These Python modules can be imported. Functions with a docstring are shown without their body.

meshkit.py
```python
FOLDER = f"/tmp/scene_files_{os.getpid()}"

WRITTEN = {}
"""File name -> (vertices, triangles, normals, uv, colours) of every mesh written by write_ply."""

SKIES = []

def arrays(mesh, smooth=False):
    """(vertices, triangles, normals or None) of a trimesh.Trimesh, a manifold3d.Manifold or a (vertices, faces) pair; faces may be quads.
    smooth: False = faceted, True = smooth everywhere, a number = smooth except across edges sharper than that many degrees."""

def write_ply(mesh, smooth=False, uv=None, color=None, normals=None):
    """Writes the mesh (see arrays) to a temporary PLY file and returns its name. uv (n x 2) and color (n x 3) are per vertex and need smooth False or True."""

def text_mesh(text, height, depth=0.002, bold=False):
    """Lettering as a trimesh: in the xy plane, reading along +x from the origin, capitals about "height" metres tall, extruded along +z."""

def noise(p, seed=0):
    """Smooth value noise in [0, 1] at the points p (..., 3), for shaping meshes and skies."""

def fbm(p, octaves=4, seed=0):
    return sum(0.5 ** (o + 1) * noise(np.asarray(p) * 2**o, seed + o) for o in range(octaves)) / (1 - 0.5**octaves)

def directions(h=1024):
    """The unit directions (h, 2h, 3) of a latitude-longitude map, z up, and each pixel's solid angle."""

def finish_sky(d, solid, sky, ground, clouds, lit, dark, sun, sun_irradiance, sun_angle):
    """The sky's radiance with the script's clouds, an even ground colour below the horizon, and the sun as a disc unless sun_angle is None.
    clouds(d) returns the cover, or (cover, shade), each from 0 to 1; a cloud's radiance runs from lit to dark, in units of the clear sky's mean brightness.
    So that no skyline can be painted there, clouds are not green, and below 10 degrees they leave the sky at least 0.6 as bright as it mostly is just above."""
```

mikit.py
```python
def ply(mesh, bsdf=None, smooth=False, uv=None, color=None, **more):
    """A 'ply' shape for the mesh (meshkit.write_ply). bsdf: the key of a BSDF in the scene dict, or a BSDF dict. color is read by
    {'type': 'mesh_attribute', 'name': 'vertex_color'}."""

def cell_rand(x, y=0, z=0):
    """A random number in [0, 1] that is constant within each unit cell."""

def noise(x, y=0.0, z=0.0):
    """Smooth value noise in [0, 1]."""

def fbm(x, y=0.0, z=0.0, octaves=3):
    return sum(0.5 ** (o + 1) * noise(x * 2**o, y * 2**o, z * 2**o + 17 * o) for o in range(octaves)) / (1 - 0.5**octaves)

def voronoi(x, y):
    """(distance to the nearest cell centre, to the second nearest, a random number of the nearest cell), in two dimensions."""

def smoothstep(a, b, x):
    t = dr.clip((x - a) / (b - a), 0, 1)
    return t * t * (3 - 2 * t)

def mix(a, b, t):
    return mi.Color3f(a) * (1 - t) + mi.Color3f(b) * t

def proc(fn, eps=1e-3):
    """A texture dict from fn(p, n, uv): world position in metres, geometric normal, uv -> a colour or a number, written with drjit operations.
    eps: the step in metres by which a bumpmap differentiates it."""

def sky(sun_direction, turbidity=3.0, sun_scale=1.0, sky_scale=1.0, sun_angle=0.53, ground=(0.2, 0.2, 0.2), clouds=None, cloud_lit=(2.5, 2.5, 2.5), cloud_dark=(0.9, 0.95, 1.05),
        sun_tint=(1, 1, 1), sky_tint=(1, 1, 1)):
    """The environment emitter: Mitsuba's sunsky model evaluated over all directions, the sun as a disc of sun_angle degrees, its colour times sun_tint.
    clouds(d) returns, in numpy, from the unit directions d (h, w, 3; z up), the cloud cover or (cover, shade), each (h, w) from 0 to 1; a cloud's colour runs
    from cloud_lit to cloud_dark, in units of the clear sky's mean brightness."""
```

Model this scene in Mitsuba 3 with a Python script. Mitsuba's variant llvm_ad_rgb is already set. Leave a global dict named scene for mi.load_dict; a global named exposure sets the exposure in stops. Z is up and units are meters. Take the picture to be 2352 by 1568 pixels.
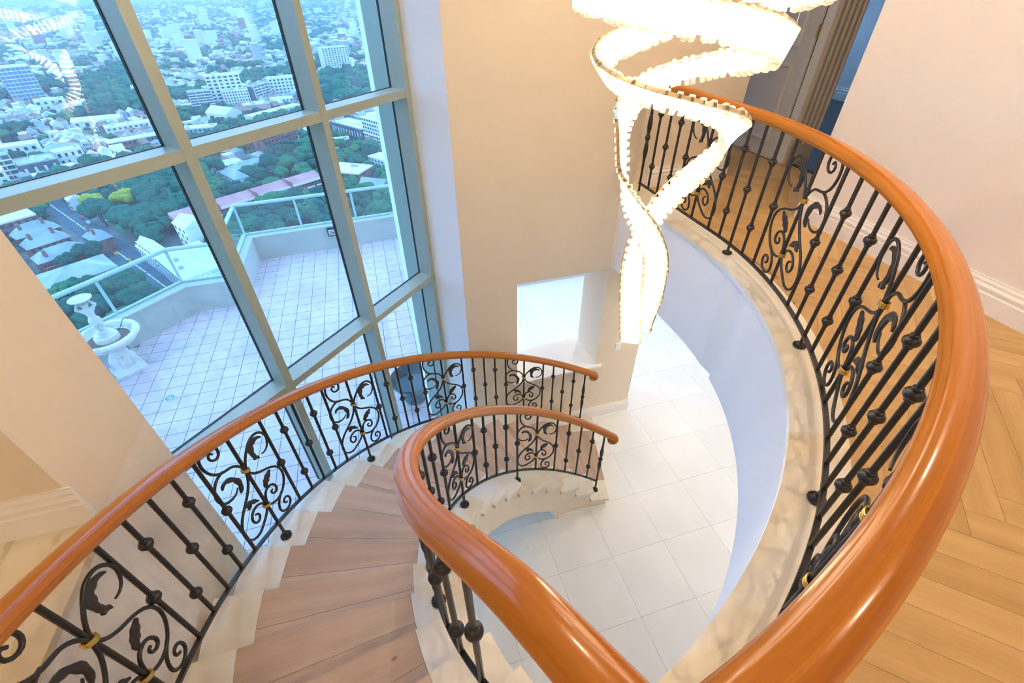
import math
import numpy as np
import trimesh
import shapely.geometry as sg
import shapely.ops as so
import drjit as dr
import mitsuba as mi
import mikit
import meshkit
from scipy.interpolate import CubicSpline
from mikit import ply, proc, noise, fbm, cell_rand, smoothstep, mix

T = mi.ScalarTransform4f
PI = math.pi
scene, labels = {}, {}
used = {}

# ------------------------------------------------------------------ camera, sky, lamps, exposure
exposure = 0.18
RT = np.array([0.9574185, -0.2885888, -0.0081403])
UP = np.array([0.1866435, 0.5972021, 0.7800730])
FW = np.array([0.2202589, 0.7483757, -0.6256356])
EYE = np.array([0.0, 0.0, 4.74])
FOCAL = 1038.03                      # pixels of a 2352-wide frame
scene['camera'] = {'type': 'perspective', 'fov': 2 * math.degrees(math.atan(1176 / FOCAL)), 'fov_axis': 'x', 'near_clip': 0.05, 'far_clip': 20000.0,
                   'to_world': T().look_at(origin=EYE.tolist(), target=(EYE + FW).tolist(), up=UP.tolist())}


def cloud_cover(d):                  # an even, thin overcast
    x, y, z = d[..., 0], d[..., 1], d[..., 2]
    k = 1 / np.maximum(z, 0.12)
    s = 0.5 + 0.25 * np.sin(1.3 * x * k + 0.7 * y * k) + 0.25 * np.sin(0.9 * y * k - 0.6 * x * k + 1.0)
    return 0.86 + 0.1 * s, 0.3 * (1 - s)


SKY = dict(sun_direction=(-0.5, 0.4, 0.75), turbidity=4.0, sun_scale=0.0, sky_scale=1.0, ground=(0.12, 0.16, 0.15), clouds=cloud_cover,
           cloud_lit=(0.46, 0.86, 1.50), cloud_dark=(0.38, 0.74, 1.36), sky_tint=(0.40, 0.80, 1.3))
SKY_GAIN = 21.0
SKY['sky_scale'] = SKY_GAIN
scene['sky'] = mikit.sky(**SKY)
LED = 29.0                           # the chandelier's light strip
WARM = (1.0, 0.80, 0.57)             # recessed lamps of the upper floor
LAMP_UP = 11.5
LAMP_LOW = 11.0
NEUTRAL = (1.0, 0.88, 0.74)          # recessed lamps of the lower floor


# ------------------------------------------------------------------ helpers
def numbered(name):
    used[name] = used.get(name, -1) + 1
    return name if used[name] == 0 else f'{name}_{used[name]:03d}'


def key_for(name, parent=None):
    return numbered((parent + '__' if parent else '') + name)


def put(name, mesh, mat, parent=None, smooth=False, uv=None, label=None, kind=None, cat=None, group=None, **more):
    k = key_for(name, parent)
    scene[k] = mesh_dict(mesh, mat, smooth, uv, **more)
    tag(k, label, cat, group, kind)
    return k


def mesh_dict(mesh, mat, smooth=False, uv=None, **more):
    return ply(mesh, mat, smooth=smooth, uv=uv, **more)


def put_copy(name, shape, to_world, parent=None, label=None, cat=None, group=None, kind=None):
    k = key_for(name, parent)
    scene[k] = {**shape, 'to_world': to_world}
    tag(k, label, cat, group, kind)
    return k


def tag(k, label=None, cat=None, group=None, kind=None):
    d = {}
    if label: d['label'] = label
    if cat: d['category'] = cat
    if group: d['group'] = group
    if kind: d['kind'] = kind
    if d: labels[k] = d
    return k


def thing(name, label, cat, group=None, kind=None):
    return tag(numbered(name), label, cat, group, kind)


def box(x0, x1, y0, y1, z0, z1):
    m = trimesh.creation.box(extents=(x1 - x0, y1 - y0, z1 - z0))
    m.apply_translation(((x0 + x1) / 2, (y0 + y1) / 2, (z0 + z1) / 2))
    return m


def cat_(ms):
    return trimesh.util.concatenate(list(ms))


def bev_box(x0, x1, y0, y1, z0, z1, b):
    "a box whose top edges are chamfered"
    v = np.array([[x0, y0, z0], [x1, y0, z0], [x1, y1, z0], [x0, y1, z0], [x0, y0, z1 - b], [x1, y0, z1 - b], [x1, y1, z1 - b], [x0, y1, z1 - b],
                  [x0 + b, y0 + b, z1], [x1 - b, y0 + b, z1], [x1 - b, y1 - b, z1], [x0 + b, y1 - b, z1]])
    q = [[3, 2, 1, 0], [8, 9, 10, 11]]
    for k in range(4):
        j = (k + 1) % 4
        q += [[k, j, 4 + j, 4 + k], [4 + k, 4 + j, 8 + j, 8 + k]]
    q = np.array(q)
    return trimesh.Trimesh(v, np.vstack([q[:, [0, 1, 2]], q[:, [0, 2, 3]]]), process=False)


def prism(poly, z0, z1):
    if poly.geom_type != 'Polygon':
        return cat_(prism(g, z0, z1) for g in poly.geoms if g.area > 1e-7)
    m = trimesh.creation.extrude_polygon(poly, z1 - z0)
    m.apply_translation((0, 0, z0))
    return m


def lathe(profile, n=24, closed=False):
    "revolve (r, z) pairs about z"
    p = np.asarray(profile, float)
    a = np.arange(n) * 2 * PI / n
    v = np.stack([p[:, None, 0] * np.cos(a), p[:, None, 0] * np.sin(a), np.repeat(p[:, 1:2], n, 1)], -1).reshape(-1, 3)
    f = []
    for i in range(len(p) - 1):
        for k in range(n):
            j = (k + 1) % n
            f += [[i * n + k, i * n + j, (i + 1) * n + j], [i * n + k, (i + 1) * n + j, (i + 1) * n + k]]
    return trimesh.Trimesh(v, f, process=False)


def sweep(path, prof, up=(0, 0, 1), scale=None, caps=True, side=None, uvs=False):
    "sweep a closed profile (a across, b up) along a path"
    P = np.asarray(path, float)
    t = np.gradient(P, axis=0)
    t /= np.linalg.norm(t, axis=1, keepdims=True) + 1e-12
    if side is None:
        s = np.cross(t, np.broadcast_to(np.asarray(up, float), t.shape))
        s /= np.linalg.norm(s, axis=1, keepdims=True) + 1e-12
    else:
        s = np.asarray(side, float)
        s = s - t * (s * t).sum(1, keepdims=True)
        s /= np.linalg.norm(s, axis=1, keepdims=True) + 1e-12
    u = np.cross(s, t)
    q = np.asarray(prof, float)
    k = np.ones(len(P)) if scale is None else np.asarray(scale, float)
    v = P[:, None] + k[:, None, None] * (q[None, :, :1] * s[:, None] + q[None, :, 1:2] * u[:, None])
    m, n = len(q), len(P)
    i, j = np.meshgrid(np.arange(n - 1), np.arange(m), indexing='ij')
    a = i * m + j
    b = i * m + (j + 1) % m
    f = np.stack([a, b, b + m, a + m], -1).reshape(-1, 4)
    f = np.vstack([f[:, [0, 1, 2]], f[:, [0, 2, 3]]])
    v = v.reshape(-1, 3)
    if caps:
        c0, c1 = len(v), len(v) + 1
        v = np.vstack([v, P[:1], P[-1:]])
        jj = np.arange(m)
        f = np.vstack([f, np.stack([np.full(m, c0), (jj + 1) % m, jj], 1), np.stack([np.full(m, c1), (n - 1) * m + jj, (n - 1) * m + (jj + 1) % m], 1)])
    mesh = trimesh.Trimesh(v, f, process=False)
    if uvs:
        L = np.r_[0, np.cumsum(np.linalg.norm(np.diff(P, axis=0), axis=1))]
        w = np.r_[0, np.cumsum(np.linalg.norm(np.diff(q, axis=0), axis=1))]
        uv = np.stack(np.broadcast_arrays(L[:, None], w[None]), -1).reshape(-1, 2)
        if caps:
            uv = np.vstack([uv, [[L[0], 0], [L[-1], 0]]])
        return mesh, uv
    return mesh


def ring(r, n=8, r2=None):
    a = np.arange(n) * 2 * PI / n
    return np.stack([r * np.cos(a), (r2 or r) * np.sin(a)], 1)


def tube(path, r, n=8, caps=True):
    P = np.asarray(path, float)
    v, f = tube_vf(P, np.broadcast_to(r, (len(P),)), n)
    if caps:
        c0, c1, j = len(v), len(v) + 1, np.arange(n)
        v = np.vstack([v, P[:1], P[-1:]])
        e = (len(P) - 1) * n
        f = np.vstack([f, np.stack([np.full(n, c0), (j + 1) % n, j], 1), np.stack([np.full(n, c1), e + j, e + (j + 1) % n], 1)])
    return trimesh.Trimesh(v, f, process=False)


def tube_vf(P, r, n):
    t = np.gradient(P, axis=0)
    t /= np.linalg.norm(t, axis=1, keepdims=True) + 1e-12
    a = np.zeros_like(P)
    ref = np.array([0, 0, 1.0]) if abs(t[0, 2]) < 0.9 else np.array([1.0, 0, 0])
    for i in range(len(P)):                      # parallel transport
        x = ref - t[i] * (ref @ t[i])
        a[i] = ref = x / (np.linalg.norm(x) + 1e-12)
    b = np.cross(t, a)
    g = np.arange(n) * 2 * PI / n
    v = P[:, None] + r[:, None, None] * (np.cos(g)[None, :, None] * a[:, None] + np.sin(g)[None, :, None] * b[:, None])
    i, j = np.meshgrid(np.arange(len(P) - 1), np.arange(n), indexing='ij')
    q = np.stack([i * n + j, i * n + (j + 1) % n, (i + 1) * n + (j + 1) % n, (i + 1) * n + j], -1).reshape(-1, 4)
    return v.reshape(-1, 3), np.vstack([q[:, [0, 1, 2]], q[:, [0, 2, 3]]])


def spline(pts, n):
    p = np.asarray(pts, float)
    s = np.r_[0, np.cumsum(np.linalg.norm(np.diff(p, axis=0), axis=1))]
    return CubicSpline(s, p)(np.linspace(0, s[-1], n))


def seen(p, margin=0.06):
    "does the photograph's frame hold this point (a plain frustum test)"
    d = np.asarray(p, float) - EYE
    w = d @ FW
    if w < 0.05:
        return False
    return abs(d @ RT / w) < (1176 / FOCAL) * (1 + margin) and abs(d @ UP / w) < (784 / FOCAL) * (1 + margin)


def depth(p):
    return float((np.asarray(p, float) - EYE) @ FW)


# ------------------------------------------------------------------ materials
def rgb(*c):
    return {'type': 'rgb', 'value': list(c)}


def mat(name, color, rough=0.5, metallic=0.0, spec=0.5, bump=None, two=True, **kw):
    b = {'type': 'principled', 'base_color': rgb(*color) if isinstance(color, tuple) else color, 'roughness': rough, 'metallic': metallic, 'specular': spec, **kw}
    if bump:
        b = {'type': 'bumpmap', 'arbitrary': bump[0], 'scale': bump[1], 'bsdf': b}
    scene[name] = {'type': 'twosided', 'bsdf': b} if two else b
    return name


def marble_fn(p, n, uv):
    w = fbm(p.x * 2.2, p.y * 2.2, p.z * 2.2, 3)
    v = fbm(p.x * 1.5 + 2.2 * w, p.y * 4.5 + 2.5 * w, p.z * 2.0, 4)
    vein = smoothstep(0.10, 0.0, dr.abs(v - 0.52))
    c = mix((0.80, 0.75, 0.65), (0.74, 0.63, 0.44), smoothstep(0.35, 0.7, v))
    return mix(c, (0.72, 0.55, 0.30), vein * 0.42 * smoothstep(0.4, 0.7, w))


def travertine_fn(p, n, uv):
    w = fbm(p.x * 3, p.y * 3, 0, 4)
    c = mix((0.80, 0.73, 0.58), (0.72, 0.60, 0.40), smoothstep(0.35, 0.75, w))
    return mix(c, (0.50, 0.38, 0.22), 0.5 * smoothstep(0.66, 0.74, fbm(p.x * 26, p.y * 26, 1.0, 2)))


def oak(light, dark, k=1.0, knots=0.62):
    def fn(p, n, uv):
        pid = dr.floor(uv.x / 10.0)
        tone = cell_rand(pid, 3.0, 1.0)
        a = fbm(uv.x * 1.6, uv.y * 16.0 + pid * 7.0, pid, 3)
        ringy = 0.5 + 0.5 * dr.sin(60.0 * (uv.y + 0.10 * fbm(uv.x * 1.8, uv.y * 5, pid + 3, 2)) + 6 * tone)
        fine = noise(uv.x * 12.0, uv.y * 380.0, pid)
        t = dr.clip(0.42 * a + 0.18 * ringy + 0.20 * fine + 0.42 * (tone - 0.5) * k, 0, 1)
        c = mix(light, dark, t)
        kx, ky = uv.x - pid * 10 - 0.2 - 0.5 * cell_rand(pid, 1, 9), (uv.y - 0.02 - 0.08 * cell_rand(pid, 2, 9)) * 1.6
        knot = smoothstep(0.02, 0.004, dr.sqrt(kx * kx + ky * ky)) * dr.select(cell_rand(pid, 5, 9) > knots, 1.0, 0.0)
        return mix(c, (0.16, 0.09, 0.05), knot * 0.75)
    return fn


def rail_wood_fn(p, n, uv):
    a = fbm(uv.x * 2.2, uv.y * 40.0, 0, 3)
    b = noise(uv.x * 9.0, uv.y * 300.0, 2)
    streak = smoothstep(0.60, 0.66, noise(uv.x * 1.1, uv.y * 26.0, 5)) * 0.18
    return mix((0.50, 0.165, 0.010), (0.32, 0.088, 0.006), dr.clip(0.65 * a + 0.25 * b + streak, 0, 1))


def tile_fn(p, n, uv):
    pid = dr.floor(uv.x / 10.0)
    a = fbm(p.x * 2.4 + pid, p.y * 2.4, pid, 3)
    return mix((0.78, 0.76, 0.715), (0.70, 0.68, 0.635), dr.clip(a + 0.3 * (cell_rand(pid, 2, 2) - 0.5), 0, 1))


def terrace_tile_fn(p, n, uv):
    a = fbm(p.x * 9, p.y * 9, 0, 3)
    b = fbm(p.x * 1.2, p.y * 1.2, 4.0, 3)
    c = mix((0.72, 0.565, 0.56), (0.60, 0.46, 0.47), a)
    return mix(c, (0.50, 0.36, 0.40), 0.5 * smoothstep(0.5, 0.75, b))


def render_fn(p, n, uv):
    a = fbm(p.x * 1.5, p.y * 1.5, p.z * 3, 3)
    return mix((0.54, 0.54, 0.48), (0.46, 0.47, 0.42), a)


def stone_fn(p, n, uv):
    a = fbm(p.x * 8, p.y * 8, p.z * 8, 4)
    return mix((0.72, 0.70, 0.64), (0.50, 0.49, 0.44), smoothstep(0.45, 0.8, a))


mat('paint_wall', (0.775, 0.67, 0.525), 0.75, spec=0.2)
mat('paint_right', (0.82, 0.76, 0.71), 0.75, spec=0.2)
mat('paint_white', (0.84, 0.83, 0.82), 0.7, spec=0.2)
mat('paint_trim', (0.84, 0.80, 0.74), 0.4, spec=0.4)
mat('paint_door', (0.74, 0.74, 0.76), 0.4, spec=0.4)
mat('paint_casing', (0.50, 0.42, 0.33), 0.4, spec=0.4)
mat('marble', proc(marble_fn), 0.16, spec=0.5)
mat('travertine', proc(travertine_fn), 0.2, spec=0.5)
mat('oak_floor', proc(oak((0.60, 0.375, 0.15), (0.37, 0.20, 0.065), 1.0, 0.93)), 0.36, spec=0.4)
mat('oak_tread', proc(oak((0.60, 0.435, 0.325), (0.38, 0.255, 0.18), 1.5)), 0.42, spec=0.35)
mat('rail_wood', proc(rail_wood_fn), 0.16, spec=0.38, clearcoat=0.3, clearcoat_gloss=0.97)
mat('wrought_iron', (0.022, 0.020, 0.019), 0.36, metallic=0.35, spec=0.55)
mat('gilt', (0.62, 0.40, 0.10), 0.28, metallic=0.85)
mat('floor_tile', proc(tile_fn), 0.42, spec=0.5)
mat('grout_grey', (0.50, 0.485, 0.46), 0.8)
mat('terrace_tile', proc(terrace_tile_fn), 0.5, spec=0.4)
mat('terrace_grout', (0.14, 0.22, 0.25), 0.9)
mat('parapet_render', proc(render_fn), 0.8, spec=0.2)
mat('frame_gold', (0.34, 0.40, 0.345), 0.38, metallic=0.2, spec=0.5)
mat('gasket', (0.012, 0.014, 0.016), 0.5)
mat('rail_paint', (0.46, 0.60, 0.58), 0.4, spec=0.5)
mat('cast_stone', proc(stone_fn), 0.75, spec=0.2)
mat('black_glaze', (0.02, 0.05, 0.06), 0.12, spec=0.6)
mat('plastic_white', (0.85, 0.85, 0.84), 0.35)
mat('brass', (0.80, 0.60, 0.22), 0.22, metallic=0.95)
mat('steel', (0.62, 0.62, 0.62), 0.25, metallic=0.9)
mat('dark_floor', (0.05, 0.05, 0.055), 0.35)
scene['window_glass'] = {'type': 'thindielectric', 'int_ior': 1.5, 'specular_transmittance': rgb(0.82, 0.96, 1.0)}
scene['balustrade_glass'] = {'type': 'thindielectric', 'int_ior': 1.4, 'specular_transmittance': rgb(0.80, 0.95, 0.95)}

# ------------------------------------------------------------------ the measures of the place
H_UP = 3.177                         # upper floor above the lower
H_SOFFIT = 2.33
H_CEIL = 5.88
SC = np.array([1.491, 1.026])        # centre of the stair
WC = np.array([-0.234, 2.607])       # centre of the round well
R_WELL, R_BORDER = 2.473, 2.688
R_MI, R_WI, R_WO, R_MO = 1.453, 1.70, 2.44, 2.675
RISE, TH1, DTH = H_UP / 19, 76.2, 7.45
S2 = math.sqrt(0.5)


def PW(s, d):                        # window plane coordinates: along, outwards
    return ((s - d) * S2, (s + d) * S2)


def arc(c, r, a0, a1, n):
    a = np.radians(np.linspace(a0, a1, n))
    return np.stack([c[0] + r * np.cos(a), c[1] + r * np.sin(a)], 1)


def sector(c, r0, r1, a0, a1, n=48):
    return sg.Polygon(np.vstack([arc(c, r0, a0, a1, n), arc(c, r1, a1, a0, n)]))


TH_TOP = TH1 + DTH * 18
enclosure = sg.Polygon([(-1.225, -2.0), (-1.225, 1.33), (-1.25, 1.33), (-1.25, 1.871), PW(0.438, 2.56), PW(3.093, 2.56), (0.62, 3.754), (2.23, 3.754), (4, 3.754), (4, -2)])
well = sg.Point(*WC).buffer(R_WELL, 96).union(sg.box(-1.3, 2.607, WC[0] + R_WELL, 3.754)).union(sg.Polygon([PW(0.43, 2.0), PW(0.438, 2.6), PW(3.093, 2.6), (0.62, 3.70), (0.5, 3.2)]))
landing_out = sector(SC, R_MI, 6.0, TH_TOP, 320)
hole = well.union(sector(SC, 0.6, 2.71, 100, TH_TOP)).difference(landing_out).intersection(enclosure)
hole = hole.union(sector(SC, 0.9, R_MI, 150, 218).intersection(well))
hole = max(hole.buffer(0.001).buffer(-0.001).geoms, key=lambda g: g.area) if hole.geom_type != 'Polygon' else hole

inside = sg.Polygon([(-4.2, -3.2), (7.4, -3.2), (7.4, 7.4), (0.62, 7.4), (0.62, 4.31), PW(3.093, 2.80), PW(3.093, 2.72), PW(0.438, 2.72), PW(0.438, 2.80), (-1.6, 2.12), (-4.2, 2.12)])
window_bay = sg.Polygon([PW(0.436, 1.9), PW(0.436, 3.0), PW(3.095, 3.0), (0.62, 3.76), (0.70, 3.2)])

# ------------------------------------------------------------------ lower floor, large tiles
fl = put('floor', prism(inside, -0.12, -0.004), 'grout_grey', kind='structure', label='pale large-format tiled floor of the lower level')
TX, TY, TS = 0.436, 1.896, 0.5985
n_id = 0
for i in range(-4, 13):
    for j in range(-3, 10):
        x0, y0 = TX + i * TS, TY + j * TS
        c = (x0 + TS / 2, y0 + TS / 2, 0)
        if not seen(c, 0.25) or not inside.buffer(-0.05).contains(sg.Point(c[0], c[1])):
            continue
        if y0 < 3.75 < y0 + TS and x0 < 2.2:
            continue
        pl = sg.box(x0 + 0.0012, y0 + 0.0012, x0 + TS - 0.0012, y0 + TS - 0.0012).intersection(inside.buffer(-0.01))
        m = prism(pl, -0.01, 0.0)
        uv = np.stack([m.vertices[:, 0] % 1.0 + 2 + 10 * n_id, m.vertices[:, 1]], 1)
        put('tile', m, 'floor_tile', fl, uv=uv)
        n_id += 1

# ------------------------------------------------------------------ upper slab with the round well cut out
slab = inside.difference(hole).difference(window_bay).difference(sg.box(-1.3, 2.0, 2.2, 3.80))
uf = put('floor_upper', prism(slab, H_SOFFIT, H_UP - 0.030), 'paint_white', kind='structure', label='upper gallery floor slab around the round well, its curved edge painted white')
# marble border round the well, a nosing of 15 mm
border = (sg.Point(*WC).buffer(R_BORDER, 96).union(sg.box(WC[0], 2.607, WC[0] + R_BORDER, 3.754))).difference(hole.buffer(-0.018)).intersection(sg.box(-0.35, -0.6, 3.3, 3.754)).difference(landing_out).difference(sg.box(-2, 2.607, 2.2, 4))
border = max(border.geoms, key=lambda g: g.area) if border.geom_type != 'Polygon' else border
put('marble_border', prism(border, H_UP - 0.036, H_UP), 'marble', uf, label='cream marble border along the edge of the round well')
left_marble = inside.difference(hole).intersection(sg.Polygon([(-4.2, -3.2), (-0.3, -3.2), (-0.3, -0.4), (-0.7, 0.2), (-1.0, 2.12), (-4.2, 2.12)])).difference(sg.box(-4.2, 1.33, -1.25, 2.12))
put('marble_floor', prism(left_marble.buffer(0.012).difference(sg.box(-4.2, 1.33, -1.25, 2.3)), H_UP - 0.03, H_UP), 'travertine', uf, label='travertine floor of the landing left of the stair')
# herringbone oak, every plank in view a piece
zone = slab.difference(sg.Point(*WC).buffer(R_BORDER + 0.001, 96)).difference(sg.box(-4.3, 2.0, WC[0] + R_BORDER + 0.001, 3.76)).difference(left_marble)
zone = zone.intersection(sg.box(-1.0, -1.0, 4.22, 4.6)).difference(sg.box(3.31, -3.3, 3.46, 2.758)).difference(sg.box(-2, 3.754, 3.311, 4.7)).difference(sg.box(4.22, 3.9, 8, 8))
WP, NP_ = 0.124, 5
ca, sa = math.cos(math.radians(-45)), math.sin(math.radians(-45))
planks = []
for k in range(-60, 61):
    for m_ in range(-8, 9):
        planks.append((k + 2 * NP_ * m_, k, NP_, 1, 0))
        planks.append((k, k - 2 * NP_ + 1 + 2 * NP_ * m_, 1, NP_, 1))
off = np.array([1.6219, 0.3187])
rest = []
pid = 0
for (a, b, la, lb, ver) in planks:
    q = np.array([(a, b), (a + la, b), (a + la, b + lb), (a, b + lb)], float) * WP
    w = np.stack([off[0] + ca * q[:, 0] - sa * q[:, 1], off[1] + sa * q[:, 0] + ca * q[:, 1]], 1)
    pol = sg.Polygon(w)
    if not pol.intersects(zone):
        continue
    g = pol.buffer(-0.0005, join_style=2).intersection(zone)
    if g.area < 4e-4:
        continue
    for h in (g.geoms if hasattr(g, 'geoms') else [g]):
        if h.geom_type != 'Polygon' or h.area < 4e-4:
            continue
        c = h.centroid
        m = prism(h, H_UP - 0.03, H_UP - 0.004)
        pid += 1
        loc = (m.vertices[:, :2] - off)
        lx, ly = ca * loc[:, 0] + sa * loc[:, 1], -sa * loc[:, 0] + ca * loc[:, 1]
        u, v = (lx - a * WP, ly - b * WP) if not ver else (ly - b * WP, lx - a * WP)
        uv = np.stack([u + 10 * pid + 0.5, v], 1)
        if seen((c.x, c.y, H_UP), 0.1):
            put('plank', m, 'oak_floor', uf, uv=uv)
        else:
            rest.append((m, uv))
put('planks_beyond', cat_(m for m, _ in rest), 'oak_floor', uf, uv=np.vstack([u for _, u in rest]), kind='stuff', label='more oak herringbone planks')

# ------------------------------------------------------------------ walls
put('ceiling', prism(inside, H_CEIL, H_CEIL + 0.2), 'paint_white', kind='structure')
put('wall_left', prism(sg.Polygon([(-4.2, 1.33), (-1.25, 1.33), (-1.25, 1.871), PW(0.438, 2.56), PW(0.40, 2.87), (-1.75, 2.35), (-4.2, 2.35)]), 0, H_CEIL), 'paint_wall', kind='structure', label='warm cream wall end at the left of the tall window')
wb = cat_([box(0.62, 1.165, 3.754, 4.31, 0, H_SOFFIT), box(2.187, 2.76, 3.754, 4.31, 0, H_SOFFIT), box(1.165, 2.187, 3.754, 4.31, 0, 0.945),
           box(0.62, 3.311, 3.754, 4.31, H_SOFFIT, H_CEIL)])
put('wall_back', wb, 'paint_wall', kind='structure', label='warm cream wall beside the window with an opening into the next room')
put('wall_return', prism(sg.Polygon([(0.62, 3.754), PW(3.094, 2.56), PW(3.094, 2.87), (0.10, 4.6), (0.62, 4.6)]), 0, H_CEIL), 'paint_white', kind='structure', label='narrow white reveal at the right of the window')
put('wall_right', box(3.31, 3.46, -3.2, 2.758, H_UP - 0.03, H_CEIL), 'paint_right', kind='structure', label='cream wall along the gallery at the right')
band = sg.Polygon(hole.exterior.coords)
stairside = band.buffer(0.16).difference(band).intersection(sg.box(-1.6, -0.9, 0.0, 1.33)).difference(sector(SC, 0, 2.69, 0, 360))
put('wall_stair', prism(stairside, 0, H_UP - 0.031), 'paint_wall', kind='structure', label='cream wall that runs down beside the outer edge of the stair')
put('wall_outer', cat_([box(7.35, 7.5, -3.2, 7.4, 0, H_CEIL), box(-4.2, 7.4, -3.35, -3.2, 0, H_CEIL), box(-4.35, -4.2, -3.2, 2.35, 0, H_CEIL),
                        box(0.62, 7.4, 7.4, 7.55, 0, 0.3), box(0.62, 7.4, 7.4, 7.55, 2.2, H_UP + 0.9), box(0.62, 7.4, 7.4, 7.55, H_UP + 2.2, H_CEIL), box(0.5, 0.62, 4.6, 7.4, H_SOFFIT - 0.1, H_CEIL),
                        box(0.62, 3.20, 4.31, 4.4, H_UP, H_CEIL), box(3.20, 3.30, 4.31, 7.4, H_UP, H_CEIL)]), 'paint_white', kind='structure')
# sill slab of the opening with a projecting nosing
put('trim_1', bev_box(1.11, 2.262, 3.715, 4.33, 0.945, 0.975, 0.006), 'paint_trim', kind='structure', label='pale sill of the opening into the next room')


def skirting(x0, y0, x1, y1, z, name, inward):
    "moulded skirting board between two plan points; inward: the unit plan direction into the room"
    h = 0.19
    prof = np.array([(0, 0), (0.022, 0), (0.022, 0.105), (0.017, 0.112), (0.017, 0.125), (0.021, 0.130), (0.021, 0.140), (0.013, 0.155), (0.013, 0.168), (0.007, 0.182), (0.007, h), (0, h)])
    n = len(prof)
    v = []
    for (x, y) in ((x0, y0), (x1, y1)):
        v += [(x + inward[0] * a, y + inward[1] * a, z + b) for a, b in prof]
    f = []
    for k in range(n):
        j = (k + 1) % n
        f += [[k, j, n + j], [k, n + j, n + k]]
    cap = trimesh.creation.triangulate_polygon(sg.Polygon(prof), engine='earcut')
    f += cap[1].tolist() + (cap[1][:, ::-1] + n).tolist()
    return put(name, trimesh.Trimesh(np.array(v), np.array(f), process=False), 'paint_trim', kind='structure')


skirting(3.31, -3.2, 3.31, 2.78, H_UP - 0.004, 'baseboard_right', (-1, 0))
skirting(2.45, 3.754, 3.333, 3.754, H_UP - 0.004, 'baseboard_gallery', (0, -1))
skirting(3.311, 3.754, 3.311, 4.31, H_UP - 0.004, 'baseboard_corner', (1, 0))
skirting(-4.2, 1.33, -1.228, 1.33, H_UP, 'baseboard_left', (0, -1))
skirting(1.2, 3.754, 2.782, 3.754, 0.0, 'baseboard_back', (0, -1))
skirting(2.76, 3.754, 2.76, 4.31, 0.0, 'baseboard_pier', (1, 0))

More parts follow.
